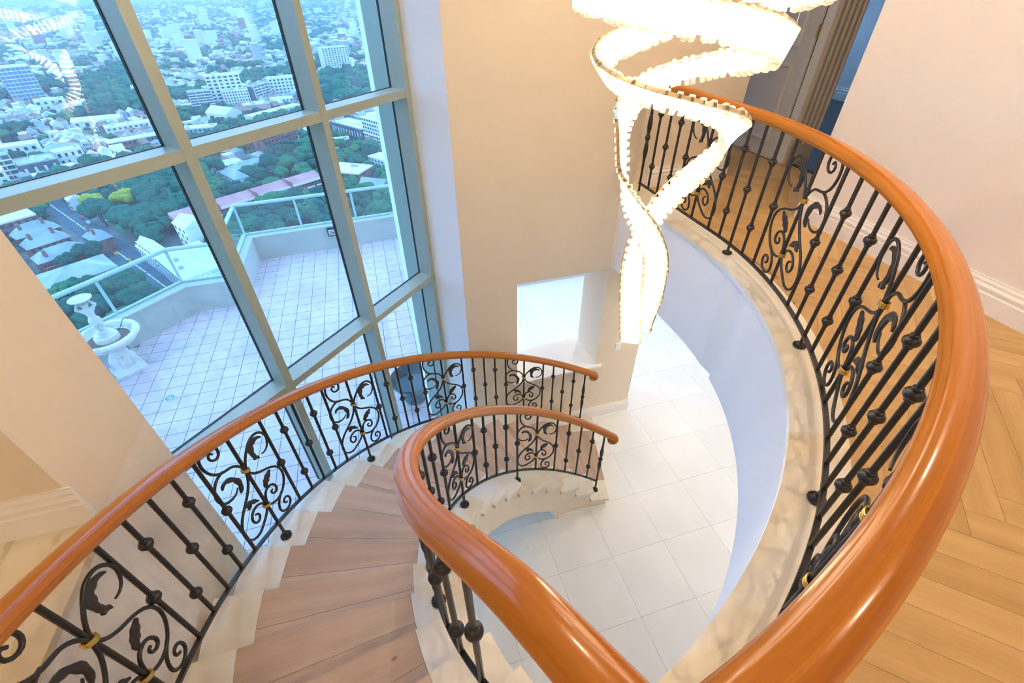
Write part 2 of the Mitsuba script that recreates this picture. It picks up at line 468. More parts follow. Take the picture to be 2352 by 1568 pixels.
# small switch plate on the pier
sw = thing('light_switch', 'small white switch plate on the cream pier right of the wall opening', 'light switch')
put('plate', bev_box(-0.036, 0.036, -0.058, 0.058, 0, 0.008, 0.003).apply_transform(trimesh.transformations.rotation_matrix(PI / 2, (1, 0, 0))).apply_translation((2.466, 3.754, 1.197)), 'plastic_white', sw)
put('rocker', box(2.456, 2.476, 3.742, 3.747, 1.18, 1.214), 'plastic_white', sw)

# ------------------------------------------------------------------ door and casing beyond the gallery
d1 = thing('door_1', 'pale panelled door beyond the gallery, hinged at its right', None, kind='structure')
y0, y1 = 4.012, 4.86
leaf = [box(4.150, 4.19, y0, y1, H_UP + 0.006, H_UP + 2.32)]
put('leaf', cat_(leaf), 'paint_door', d1)
for (za, zb) in ((0.16, 0.88), (1.02, 2.16)):
    for (ya, yb) in ((y0 + 0.165, y1 - 0.12),):
        o = sg.box(ya, za, yb, zb)
        fr = o.difference(o.buffer(-0.028, join_style=2))
        m = prism(fr, 0, 0.010)
        v = m.vertices.copy()
        m.vertices = np.stack([4.150 - v[:, 2], v[:, 0], v[:, 1] + H_UP], 1)
        fr2 = o.buffer(-0.010, join_style=2).difference(o.buffer(-0.02, join_style=2))
        m2 = prism(fr2, 0, 0.016)
        v = m2.vertices.copy()
        m2.vertices = np.stack([4.150 - v[:, 2], v[:, 0], v[:, 1] + H_UP], 1)
        put('panel_moulding', cat_([m, m2]), 'paint_door', d1)
for z in (0.22, 1.12, 1.95):
    put('hinge', cat_([tube([(4.148, y0 - 0.010, H_UP + z), (4.148, y0 - 0.010, H_UP + z + 0.10)], 0.008, 8), box(4.149, 4.152, y0 - 0.03, y0 + 0.012, H_UP + z, H_UP + z + 0.1)]), 'brass', d1, label='brass hinge')
put('wall_corridor', cat_([box(4.20, 4.30, 3.90, 7.4, H_UP - 0.03, H_CEIL), box(4.2, 4.47, 3.91, 3.99, H_UP - 0.03, H_CEIL)]), 'paint_wall', kind='structure')


def casing(name, y_, x_, face):
    "fluted casing board with a plinth block"
    ms = []
    if face == 'x':                                  # on the wall x = 4.2, facing -x
        ms.append(box(4.168, 4.205, y_[0], y_[1], H_UP, H_UP + 2.42))
        n = 5
        w = (y_[1] - y_[0]) / (2 * n + 1)
        for k in range(n + 1):
            ms.append(tube([(4.168, y_[0] + w * (2 * k + 0.5), H_UP + 0.2), (4.168, y_[0] + w * (2 * k + 0.5), H_UP + 2.42)], w * 0.52, 8))
        ms.append(box(4.158, 4.205, y_[0] - 0.006, y_[1] + 0.006, H_UP, H_UP + 0.2))
    else:
        ms.append(box(x_[0], x_[1], 3.875, 3.915, H_UP, H_UP + 2.42))
        n = 4
        w = (x_[1] - x_[0]) / (2 * n + 1)
        for k in range(n + 1):
            ms.append(tube([(x_[0] + w * (2 * k + 0.5), 3.875, H_UP + 0.2), (x_[0] + w * (2 * k + 0.5), 3.875, H_UP + 2.42)], w * 0.52, 8))
        ms.append(box(x_[0] - 0.006, x_[1] + 0.006, 3.865, 3.915, H_UP, H_UP + 0.2))
    return put(name, cat_(ms), 'paint_casing', kind='structure')


put('jamb', box(4.160, 4.205, 3.90, 3.992, H_UP, H_UP + 2.36), 'paint_door', d1)
put('seal', box(4.172, 4.20, 3.991, 4.014, H_UP, H_UP + 2.33), 'gasket', d1, label='dark door seal')
casing('trim_2', None, (4.17, 4.46), 'y')
put('floor_side_room', box(4.3, 7.35, 3.2, 7.4, H_UP - 0.03, H_UP - 0.002), 'dark_floor', kind='structure', label='dark floor of the side room beyond the fluted door casing')
skirting(7.35, 2.0, 7.35, 7.4, H_UP, 'baseboard_side_room', (-1, 0))

# ------------------------------------------------------------------ the tall window
w1 = thing('window_1', 'tall window in champagne-coloured aluminium frames overlooking terrace and city', None, kind='structure')
D_IN, D_GL = 2.56, 2.71


def wbox(s0, s1, d0, d1, z0, z1):
    pol = sg.Polygon([PW(s0, d0), PW(s1, d0), PW(s1, d1), PW(s0, d1)])
    return prism(pol, z0, z1)


mul = [(0.40, 0.455), (1.287, 1.346), (2.189, 2.240), (3.045, 3.093)]
tr = [(0.0, 0.06), (0.735, 0.793), (2.400, 2.457), (4.034, 4.092), (5.66, 5.718), (5.82, 5.88)]
for k, (a, b) in enumerate(mul):
    put('mullion', wbox(a, b, D_IN, D_GL - 0.004 if k in (1, 2) else 2.87, 0, H_CEIL), 'frame_gold', w1)
    if k in (1, 2):
        put('gasket', wbox(a - 0.004, b + 0.004, D_GL - 0.010, D_GL + 0.012, 0, H_CEIL), 'gasket', w1)
    else:
        put('gasket', wbox(a - 0.002, b + 0.002, D_GL - 0.010, D_GL + 0.008, 0, H_CEIL), 'gasket', w1)
for i in range(3):
    s0, s1 = mul[i][1], mul[i + 1][0]
    for (za, zb) in tr:
        if 0.5 < za < 1:
            continue
        put('transom', wbox(s0, s1, D_IN + 0.0015, D_GL - 0.004, za, zb), 'frame_gold', w1)
        put('gasket', wbox(s0, s1, D_GL - 0.008, D_GL + 0.010, za - 0.003, zb + 0.003), 'gasket', w1)
    for (za, zb) in ((0.06, 2.400), (2.457, 4.034), (4.092, 5.66)):
        v = np.array([(*PW(s0 + 0.002, D_GL), za), (*PW(s1 - 0.002, D_GL), za), (*PW(s1 - 0.002, D_GL), zb), (*PW(s0 + 0.002, D_GL), zb)])
        put('pane', (v, np.array([[0, 1, 2], [0, 2, 3]])), 'window_glass', w1)

# ------------------------------------------------------------------ the stair
st = thing('staircase', 'curved staircase with oak treads and cream marble ends sweeping down beside the window', 'staircase')


def nosing(th):
    return RISE * (1 + (th - TH1) / DTH)


def csec(r0, r1, a0, a1, z0, z1, n=5, skew=0.0):
    "curved slab between two radii and angles"
    return prism(sector(SC, r0, r1, a0, a1, n), z0, z1)


def tread_uv(m, pid):
    v = m.vertices[:, :2] - SC
    r, a = np.hypot(v[:, 0], v[:, 1]), np.arctan2(v[:, 1], v[:, 0])
    return np.stack([r - R_WI + 10 * pid + 0.4, (a - a.min()) * 2.1], 1)


for k in range(1, 19):
    a0, a1, z = TH1 + DTH * (k - 1), TH1 + DTH * k + 0.6, RISE * k
    if k == 18:
        a1 = TH_TOP + 0.2
    t = tag(key_for('tread', st))
    am = a0 + (a1 - a0) * 0.53
    for (p0, p1) in ((a0, am - 0.018), (am + 0.018, a1)):
        m = csec(R_WI, R_WO, p0, p1, z - 0.036, z - 0.001, 4)
        put('plank', m, 'oak_tread', t, uv=tread_uv(m, 3 * k + (p0 > a0)))
    put('marble_end', csec(R_MI, R_WI - 0.001, a0, a1, z - 0.036, z, 5), 'marble', t, label='cream marble tread end')
    put('marble_end', csec(R_WO + 0.001, R_MO, a0, a1, z - 0.036, z, 5), 'marble', t, label='cream marble tread end')
    put('riser', csec(R_MI + 0.03, R_MO - 0.03, a0 + 0.7, a0 + 1.3, z - RISE + 0.001, z - 0.037, 2), 'paint_trim', t)
# body: soffit, strings and the blocks under the treads
V, F = [], []
for k in range(1, 19):
    a0, a1, z = TH1 + DTH * (k - 1) + 0.9, TH1 + DTH * k + 0.9, RISE * k - 0.0365
    for q in range(4):
        b0, b1 = a0 + (a1 - a0) * q / 4, a0 + (a1 - a0) * (q + 1) / 4
        lo = [0.0 if b < 99.6 else max(0.0, nosing(b) - 0.575) for b in (b0, b1)]
        if b0 < 99.6 < b1:
            lo = [0.0, 0.0]
        pts = []
        for (b, l) in ((b0, lo[0]), (b1, lo[1])):
            c, s = math.cos(math.radians(b)), math.sin(math.radians(b))
            for r in (1.476, 2.652):
                pts += [(SC[0] + r * c, SC[1] + r * s, l), (SC[0] + r * c, SC[1] + r * s, z)]
        o = len(V)
        V += pts
        for f in ((0, 1, 5, 4), (2, 6, 7, 3), (1, 3, 7, 5), (0, 4, 6, 2), (0, 2, 3, 1), (4, 5, 7, 6)):
            F += [[o + f[0], o + f[1], o + f[2]], [o + f[0], o + f[2], o + f[3]]]
put('body', trimesh.Trimesh(np.array(V), np.array(F), process=False), 'paint_wall', st, label='cream plastered underside and inner string')
sk = sweep(np.c_[arc(SC, 1.466, 76.8, 99.5, 16), np.zeros(16)], [(-0.008, 0), (0.008, 0), (0.008, 0.022), (-0.008, 0.022)])
put('base_trim', sk, 'paint_trim', st)

# ------------------------------------------------------------------ railings
SLOPE = RISE / DTH                   # metres of fall per degree
R_OUT, R_INN, R_GAL = 2.58, 1.58, 2.575
BAR = 0.795                          # bottom rail to handrail


def zb_out(th):
    return nosing(th) + 0.015 + 0.065 * np.clip((th - 80) / 100, 0, 1.1)


def zb_inn(th):
    return nosing(th) + 0.060 + 0.025 * np.clip((th - 120) / 60, 0, 1)


def pol(c, r, th):
    a = math.radians(th)
    return np.array([c[0] + r * math.cos(a), c[1] + r * math.sin(a)])


def hand_profile():
    h = [(0.0, 0.0315), (0.014, 0.0305), (0.027, 0.0265), (0.037, 0.0185), (0.0425, 0.008), (0.043, -0.003), (0.0395, -0.0125), (0.033, -0.018), (0.0305, -0.021), (0.030, -0.026), (0.0265, -0.030), (0.0, -0.031)]
    return np.array(h + [(-a, b) for a, b in h[-2:0:-1]])


HAND = hand_profile()
SQ = np.array([(-0.010, -0.007), (0.010, -0.007), (0.010, 0.007), (-0.010, 0.007)])
bar_mesh = lathe([(0.0, -0.004), (0.0096, -0.004), (0.0096, BAR + 0.012), (0.0, BAR + 0.012)], 10)
bar_ply = ply(bar_mesh, 'wrought_iron', smooth=40)
kn = [(0.0098, -0.027), (0.0135, -0.025), (0.0150, -0.020), (0.0125, -0.016), (0.0195, -0.013), (0.0245, -0.006), (0.0252, 0.0), (0.0245, 0.006), (0.0195, 0.013), (0.0125, 0.016), (0.0150, 0.020), (0.0135, 0.025), (0.0098, 0.027)]
kn_ply = ply(lathe(kn, 18), 'wrought_iron', smooth=35)
foot_m = [lathe([(0, 0), (0.031, 0), (0.033, 0.004), (0.029, 0.010), (0.020, 0.012), (0.016, 0.020), (0.0115, 0.026), (0.0, 0.026)], 24)]
for k in range(16):
    s = trimesh.creation.icosphere(1, 0.0058)
    s.apply_translation((0.029 * math.cos(k * PI / 8), 0.029 * math.sin(k * PI / 8), 0.008))
    foot_m.append(s)
foot_ply = ply(cat_(foot_m), 'wrought_iron', smooth=35)


def post_profile(L):
    "turned end post: two long swellings with a ringed knob between them; z from -L (floor) to BAR"
    m = 0.40
    p = [(0, -L), (0.0105, -L), (0.0105, m - 0.205), (0.0135, m - 0.198), (0.0125, m - 0.19)]
    for t in np.linspace(0, 1, 9):
        p.append((0.0115 + 0.0085 * math.sin(PI * t) ** 0.8 * (0.75 + 0.5 * t), m - 0.185 + 0.145 * t))
    p += [(0.011, m - 0.036), (0.015, m - 0.030), (0.0130, m - 0.024), (0.021, m - 0.012), (0.0235, m), (0.021, m + 0.012), (0.0130, m + 0.024), (0.015, m + 0.030), (0.011, m + 0.036)]
    for t in np.linspace(0, 1, 9):
        p.append((0.0115 + 0.0085 * math.sin(PI * t) ** 0.8 * (1.25 - 0.5 * t), m + 0.04 + 0.145 * t))
    p += [(0.0125, m + 0.19), (0.0135, m + 0.198), (0.0105, m + 0.205), (0.0105, BAR + 0.012), (0, BAR + 0.012)]
    return p


# the scroll panel, drawn flat: u across, v up from the bottom rail (metres)
AF = np.linalg.inv(np.array([[979.0, -325.0], [-552.0, -962.5]]))


def flat(pts):
    return (AF @ (np.asarray(pts, float) - (1060, 960)).T).T


SCROLLS = [
    [(880, 450), (862, 425), (800, 404), (740, 428), (680, 432), (632, 395), (613, 310), (640, 248), (690, 232), (730, 262), (730, 310), (698, 336), (670, 314), (680, 288), (697, 292)],
    [(742, 428), (700, 470), (668, 545), (672, 615), (708, 650), (760, 640), (803, 600), (815, 565)],
    [(888, 440), (893, 380), (915, 300), (955, 215), (1010, 175), (1058, 195), (1070, 250), (1055, 310), (1020, 345)],
    [(905, 462), (940, 488), (1000, 488), (1070, 472), (1130, 482), (1168, 545), (1168, 620), (1145, 695), (1100, 755), (1050, 778), (1000, 768)],
    [(1000, 768), (992, 700), (1012, 640), (1050, 615), (1085, 635), (1087, 675), (1062, 692), (1044, 675), (1056, 657)],
    [(1140, 700), (1112, 760), (1100, 830), (1120, 878), (1160, 878), (1198, 830), (1200, 785), (1172, 762), (1148, 785), (1154, 815), (1172, 812)],
    [(882, 465), (886, 530), (870, 610), (830, 710), (790, 800), (772, 890), (790, 965), (840, 995), (890, 975), (935, 915), (970, 850), (988, 785)],
    [(985, 765), (950, 745), (905, 765), (872, 825), (878, 870), (905, 882), (930, 850), (921, 818), (901, 818)],
]
LEAVES = [  # a spine each (base to tip), half width in metres
    ([(985, 372), (950, 322), (955, 262), (990, 222), (1035, 212)], 0.024),
    ([(826, 612), (838, 570), (800, 500), (750, 500), (712, 555)], 0.020),
    ([(1012, 630), (1022, 580), (1042, 530), (1062, 488)], 0.024),
    ([(832, 738), (862, 715), (900, 708), (940, 716)], 0.020),
    ([(880, 690), (872, 712), (868, 735), (850, 760)], 0.012),
    ([(965, 388), (985, 368), (1000, 380)], 0.014),
]
COLLARS = [(887, 450), (993, 770)]


def leaf_flat(spine, hw, n=15):
    "a lobed, domed leaf along a spine: vertices (u, v, n) and faces"
    c = spline(flat(spine), n)
    t = np.gradient(c, axis=0)
    t /= np.linalg.norm(t, axis=1, keepdims=True)
    nn = np.stack([-t[:, 1], t[:, 0]], 1)
    s = np.linspace(0, 1, n)
    w = hw * (np.sin(PI * np.clip(s * 0.93 + 0.05, 0, 1)) ** 0.7) * (0.72 + 0.55 * np.abs(np.sin(3.5 * PI * s + 0.4)))
    ks = np.array([-1, -0.6, -0.22, 0, 0.22, 0.6, 1])
    hz = np.array([0.0, 0.0065, 0.0045, 0.0085, 0.0045, 0.0065, 0.0])
    top = [np.c_[c + nn * (w * k)[:, None], np.full(n, 0.0035) + h * np.minimum(1, w / hw * 1.3)] for k, h in zip(ks, hz)]
    m = len(ks)
    up = np.stack(top, 1).reshape(-1, 3)
    dn = up.copy()
    dn[:, 2] = -0.6 * dn[:, 2]
    V = np.vstack([up, dn])
    o = n * m
    F = []
    for i in range(n - 1):
        for j in range(m - 1):
            a, b, d, e = i * m + j, i * m + j + 1, (i + 1) * m + j + 1, (i + 1) * m + j
            F += [[a, b, d], [a, d, e], [o + b, o + a, o + e], [o + b, o + e, o + d]]
        for j in (0, m - 1):
            a, e = i * m + j, (i + 1) * m + j
            F += [[a, e, o + e], [a, o + e, o + a]] if j == 0 else [[e, a, o + a], [e, o + a, o + e]]
    for i in (0, n - 1):
        for j in range(m - 1):
            a, b = i * m + j, i * m + j + 1
            F += [[b, a, o + a], [b, o + a, o + b]] if i == 0 else [[a, b, o + b], [a, o + b, o + a]]
    return V, np.array(F)


def panel_shapes(place, mirror):
    "ply dicts of the parts of one scroll panel; place maps rows (u, v, n) into space"
    sg_ = -1.0 if mirror else 1.0
    out = []
    for i, c in enumerate(SCROLLS):
        f = spline(flat(c), 46)
        f[:, 0] *= sg_
        P = place(np.c_[f, np.full(len(f), (0.004 if i % 2 else -0.004))])
        r = np.full(len(f), 0.0072)
        if i in (0, 4, 5, 7):
            r[-10:] = np.linspace(0.0072, 0.0058, 10)
        if i in (1, 2):
            r[-14:] = np.linspace(0.0072, 0.0040, 14)
        out.append(('scroll', ply(tube(P, r, 8), 'wrought_iron', smooth=50)))
    for sp, hw in LEAVES:
        V, F = leaf_flat(sp, hw * 0.8)
        V[:, 0] *= sg_
        out.append(('leaf', ply(trimesh.Trimesh(place(V), F if not mirror else F[:, ::-1], process=False), 'wrought_iron', smooth=45)))
    for c in COLLARS:
        cu, cv = flat([c])[0]
        a = np.linspace(0, 2 * PI, 21)
        ms = []
        for dv in (-0.0085, -0.0028, 0.0028, 0.0085):
            P = place(np.c_[sg_ * cu + 0.0215 * np.cos(a), cv + dv + 0 * a, 0.0160 * np.sin(a)])
            ms.append(tube(P, 0.0036, 6, caps=False))
        out.append(('collar', ply(cat_(ms), 'gilt', smooth=50)))
    return out


def circ_place(c, r, slope):
    "panel on a cylinder about c, its middle at angle 0, to be turned and lifted into place"
    def place(q):
        ph = -q[:, 0] / r
        return np.stack([(r + q[:, 2]) * np.cos(ph), (r + q[:, 2]) * np.sin(ph), q[:, 1] + slope * np.degrees(ph)], 1)
    return place


def at_angle(c, th, z):
    return T().translate([float(c[0]), float(c[1]), float(z)]).rotate([0, 0, 1], float(th))


def add_baluster(rail, tw, kinds, foot=None, post=None):
    "tw: transform that stands the baluster's bottom-rail point in place"
    b = tag(key_for('baluster', rail)) if not post else None
    k = numbered(rail + '__' + ('end_post' if post else 'baluster')) if post else b
    if post:
        scene[k] = {**post, 'to_world': tw}
        tag(k, 'turned end post')
    else:
        scene[k] = {**bar_ply, 'to_world': tw}
    for f in kinds:
        put_copy('knuckle', kn_ply, tw @ T().translate([0, 0, f * BAR]), k)
    if foot is not None:
        put_copy('stem', ply(tube([(0, 0, -foot), (0, 0, 0.0)], 0.0096, 10), 'wrought_iron', smooth=40), tw, k)
        put_copy('foot_rosette', foot_ply, tw @ T().translate([0, 0, -foot]), k)
    return k


K1, K2 = (0.50,), (0.245, 0.775)


def tread_z(th):
    return RISE * (math.floor((th - TH1) / DTH) + 1)


def curl_end(p, d, drop=0.034):
    "the rail's lower end rolls under: extra path points after p, heading d (unit 3-vector)"
    q = [p + d * 0.035]
    n = np.array([0, 0, -1.0])
    n = n - d * (n @ d)
    n /= np.linalg.norm(n)
    c = q[0] + n * drop
    for a in np.linspace(0.25, 1.55 * PI, 14):
        rr = drop * (1 - 0.045 * a)
        q.append(c - n * rr * math.cos(a) + d * rr * math.sin(a))
    return q


def build_stair_rail(name, label, r, zb, p0, pitch, bar_off, bar_step, n_panels, last, th_end, feet, path_tail=None, curl_at=78.0):
    root = thing(name, label, 'stair railing')
    # handrail
    th = np.linspace(curl_at, last, 150)
    P = np.stack([SC[0] + r * np.cos(np.radians(th)), SC[1] + r * np.sin(np.radians(th)), zb(th) + 0.826], 1)
    d = P[0] - P[1]
    d /= np.linalg.norm(d)
    c = np.array(curl_end(P[0], d))[::-1]
    full = np.vstack([c, P] + ([path_tail] if path_tail is not None else []))
    if path_tail is not None:                    # ease the rise into the level bend
        q = full[len(c):]
        s = np.r_[0, np.cumsum(np.linalg.norm(np.diff(q, axis=0), axis=1))]
        sn = np.linspace(0, s[-1], 420)
        q = np.stack([np.interp(sn, s, q[:, k]) for k in range(3)], 1)
        wgt = np.clip((sn - (s[-1] - 0.62)) / 0.2, 0, 1)[1:-1, None] * np.clip((s[-1] - sn) / 0.10, 0.0, 1)[1:-1, None]
        for _ in range(260):
            q[1:-1] += 0.5 * wgt * (0.5 * (q[:-2] + q[2:]) - q[1:-1])
        full = np.vstack([c, q])
    sc = np.ones(len(full))
    sc[:len(c)] = np.linspace(0.70, 1.0, len(c))
    s_ = np.vstack([np.stack([-np.cos(np.radians(np.full(len(c), th[0]))), -np.sin(np.radians(np.full(len(c), th[0]))), np.zeros(len(c))], 1)])
    t = np.gradient(full, axis=0)
    side = np.cross(t, np.array([0, 0, 1.0]))
    side[:len(c)] = np.cross(-d, np.array([0, 0, 1.0]))
    m, uv = sweep(full, HAND, side=side, scale=sc, uvs=True)
    put('handrail', m, 'rail_wood', root, smooth=True, uv=uv, label='varnished reddish timber handrail')
    th = np.linspace(th_end, last, 130)
    P = np.stack([SC[0] + r * np.cos(np.radians(th)), SC[1] + r * np.sin(np.radians(th)), zb(th)], 1)
    put('bottom_rail', sweep(P, SQ), 'wrought_iron', root, smooth=30)
    sl = SLOPE
    shapes = panel_shapes(circ_place(SC, r, sl), False)
    panels = [p0 + pitch * k for k in range(n_panels)]
    bars = []
    for j in range(4):
        bars.append((p0 - bar_off[0] - bar_step * j, K1 if j % 2 == 0 else K2))
    for p in panels:
        for j in range(5):
            bars.append((p + bar_off[1] + bar_step * j, K1 if j % 2 == 0 else K2))
    Lp = float(zb(th_end) - tread_z(th_end + 0.5))
    post = ply(lathe(post_profile(Lp), 16), 'wrought_iron', smooth=35)
    e = add_baluster(root, at_angle(SC, th_end, zb(th_end)) @ T().translate([r, 0, 0]), (), post=post)
    put_copy('foot_rosette', foot_ply, at_angle(SC, th_end, zb(th_end)) @ T().translate([r, 0, -Lp]), e)
    for b, kk in bars:
        if b > last - 1:
            continue
        f = None
        if any(abs(b - x) < 1.2 for x in feet):
            f = float(zb(b) - tread_z(b))
        add_baluster(root, at_angle(SC, b, zb(b)) @ T().translate([r, 0, 0]), kk, f)
    for p in panels:
        pn = tag(key_for('scroll_panel', root))
        tw = at_angle(SC, p, zb(p))
        put_copy('bar', bar_ply, tw @ T().translate([r, 0, 0]), pn)
        for nm, sh in shapes:
            put_copy(nm, sh, tw, pn, label='gilded collar' if nm == 'collar' else None)
        if any(abs(p - x) < 1.2 for x in feet):
            f = float(zb(p) - tread_z(p))
            put_copy('stem', ply(tube([(r, 0, -f), (r, 0, 0.0)], 0.0096, 10), 'wrought_iron', smooth=40), tw, pn)
            put_copy('foot_rosette', foot_ply, tw @ T().translate([r, 0, -f]), pn)
    return root


build_stair_rail('stair_railing', 'long outer stair railing with timber handrail and black scrollwork beside the window', R_OUT, zb_out, 96.6, 21.85, (5.3, 5.05), 2.9, 5, 207.0, 79.5, (140.3, 162.0), curl_at=77.6)
# the inner rail runs up and turns into the gallery rail at a tight bend
zg = H_UP + 0.07 + 0.826
A_ = pol(SC, R_INN, 207.0)
B_ = np.array([0.196, 0.040])
C_ = pol(WC, R_GAL + 0.026, -80.6)
A2_ = np.array([0.166, 0.095])
bez = np.array([(1 - t) ** 2 * A2_ + 2 * t * (1 - t) * B_ + t * t * C_ for t in np.linspace(0, 1, 25)])
za_ = zb_inn(207.0) + 0.826
tail = np.vstack([[(*(A_ * (1 - q) + A2_ * q), za_ + (zg - za_) * q * 0.6) for q in (0.33, 0.66)], [(*p, zg - (zg - za_) * 0.4 * (1 - i / 24) ** 2) for i, p in enumerate(bez)]])
CUT = 2 + 13
build_stair_rail('stair_railing', 'inner stair railing with timber handrail and black scrollwork on the open side of the stair', R_INN, zb_inn, 109.3, 36.9, (8.5, 8.6), 5.0, 3, 207.0, 81.2, (118.0, 146.2, 184.0), path_tail=tail[:CUT + 1], curl_at=78.2)

# gallery balustrade
gal = thing('gallery_balustrade', 'upper gallery balustrade with broad orange timber handrail and black scrollwork round the well', 'balustrade')


def gal_pt(s):
    "plan point and heading (towards the camera's right) at arc length s, 0 where the straight part begins"
    if s < 0:
        return np.array([WC[0] + R_GAL, WC[1] - s]), 0.0
    th = -math.degrees(s / R_GAL)
    return pol(WC, R_GAL + 0.026 * min(max((-th - 48) / 28, 0), 1), th), th


ss = np.r_[np.linspace(-1.145, 0, 12)[:-1], np.linspace(0, math.radians(80.6) * R_GAL, 115)]
P = np.array([(*gal_pt(s)[0], zg) for s in ss])
P = np.vstack([P, tail[CUT:][::-1][1:]])
m, uv = sweep(P, HAND, uvs=True)
put('handrail', m, 'rail_wood', gal, smooth=True, uv=uv, label='broad varnished orange timber handrail')
zb_g = H_UP + 0.07
sb = np.r_[np.linspace(-1.09, 0, 10)[:-1], np.linspace(0, math.radians(80) * R_GAL, 90)]
put('bottom_rail', sweep(np.array([(*gal_pt(s)[0], zb_g) for s in sb]), SQ), 'wrought_iron', gal, smooth=30)


def gal_tw(s):
    p, th = gal_pt(s)
    return T().translate([float(p[0]), float(p[1]), zb_g]).rotate([0, 0, 1], float(th))


def deg_s(d):
    return -math.radians(d) * R_GAL


curved = panel_shapes(lambda q: circ_place(WC, R_GAL, 0.0)(q) - np.array([R_GAL, 0, 0]), True)
straight = panel_shapes(lambda q: np.stack([q[:, 2], -q[:, 0], q[:, 1]], 1), True)
gp = [(-0.262, straight)] + [(deg_s(d), curved) for d in (-16.87, -40.06, -63.1)]
for s, shp in gp:
    pn = tag(key_for('scroll_panel', gal))
    tw = gal_tw(s)
    put_copy('bar', bar_ply, tw, pn)
    for nm, sh in shp:
        put_copy(nm, sh, tw, pn, label='gilded collar' if nm == 'collar' else None)
gb = [(-0.262 - 0.235 - 0.145 * j, K1 if j % 2 == 0 else K2, False) for j in range(4)]
for d in ((1.05, -1.99, -4.99, -8.27, -11.48), (-22.26, -25.35, -28.75, -31.78, -34.88), (-45.09, -48.27, -51.2, -54.31, -57.3), (-68.5, -71.7)):
    gb += [(deg_s(x), K1 if j % 2 == 0 else K2, j == 2) for j, x in enumerate(d)]
for s, kk, f in gb:
    add_baluster(gal, gal_tw(s), kk, 0.07 if f else None)
add_baluster(gal, gal_tw(-1.075), (), post=ply(lathe(post_profile(0.068), 16), 'wrought_iron', smooth=35))

# ------------------------------------------------------------------ the chandelier: two lit ribbons winding round each other
ch = thing('chandelier', 'glowing spiral chandelier of two crystal ribbons hanging in the round well', 'chandelier')
CHX, CHY = 1.123, 1.584
CHQ = np.array([[0.38, -0.064, -0.539, -1.21, -2.121, -3.007, -3.839, -3.59, -4.524, -6.434, -8.359, -11.036],
                [3.595, 3.107, 2.669, 2.16, 1.383, 0.572, -0.144, -0.678, -1.751, -3.42, -5.289, -8.208],
                [0.04, 0.041, 0.042, 0.041, 0.064, 0.103, 0.167, 0.203, 0.217, 0.258, 0.342, 0.447],
                [0.023, 0.044, 0.06, 0.069, 0.069, 0.09, 0.135, 0.193, 0.242, 0.298, 0.364, 0.425],
                [3.323, 3.458, 3.591, 3.715, 3.831, 3.953, 4.081, 4.246, 4.398, 4.516, 4.646, 4.728],
                [3.272, 3.447, 3.612, 3.758, 3.885, 4.006, 4.131, 4.266, 4.396, 4.48, 4.595, 4.695]])
CHQ[0, 7] = -3.95
mat('led_profile', (0.72, 0.58, 0.36), 0.3, metallic=0.8)
scene['crystal'] = {'type': 'principledthin', 'base_color': rgb(0.44, 0.41, 0.36), 'roughness': 0.25, 'spec_trans': 0.15, 'diff_trans': 1.25, 'eta': 1.5}
led_rgb = rgb(LED * 1.0, LED * 0.80, LED * 0.56)
sk = np.linspace(0, 1, 12)
n_cr = 0
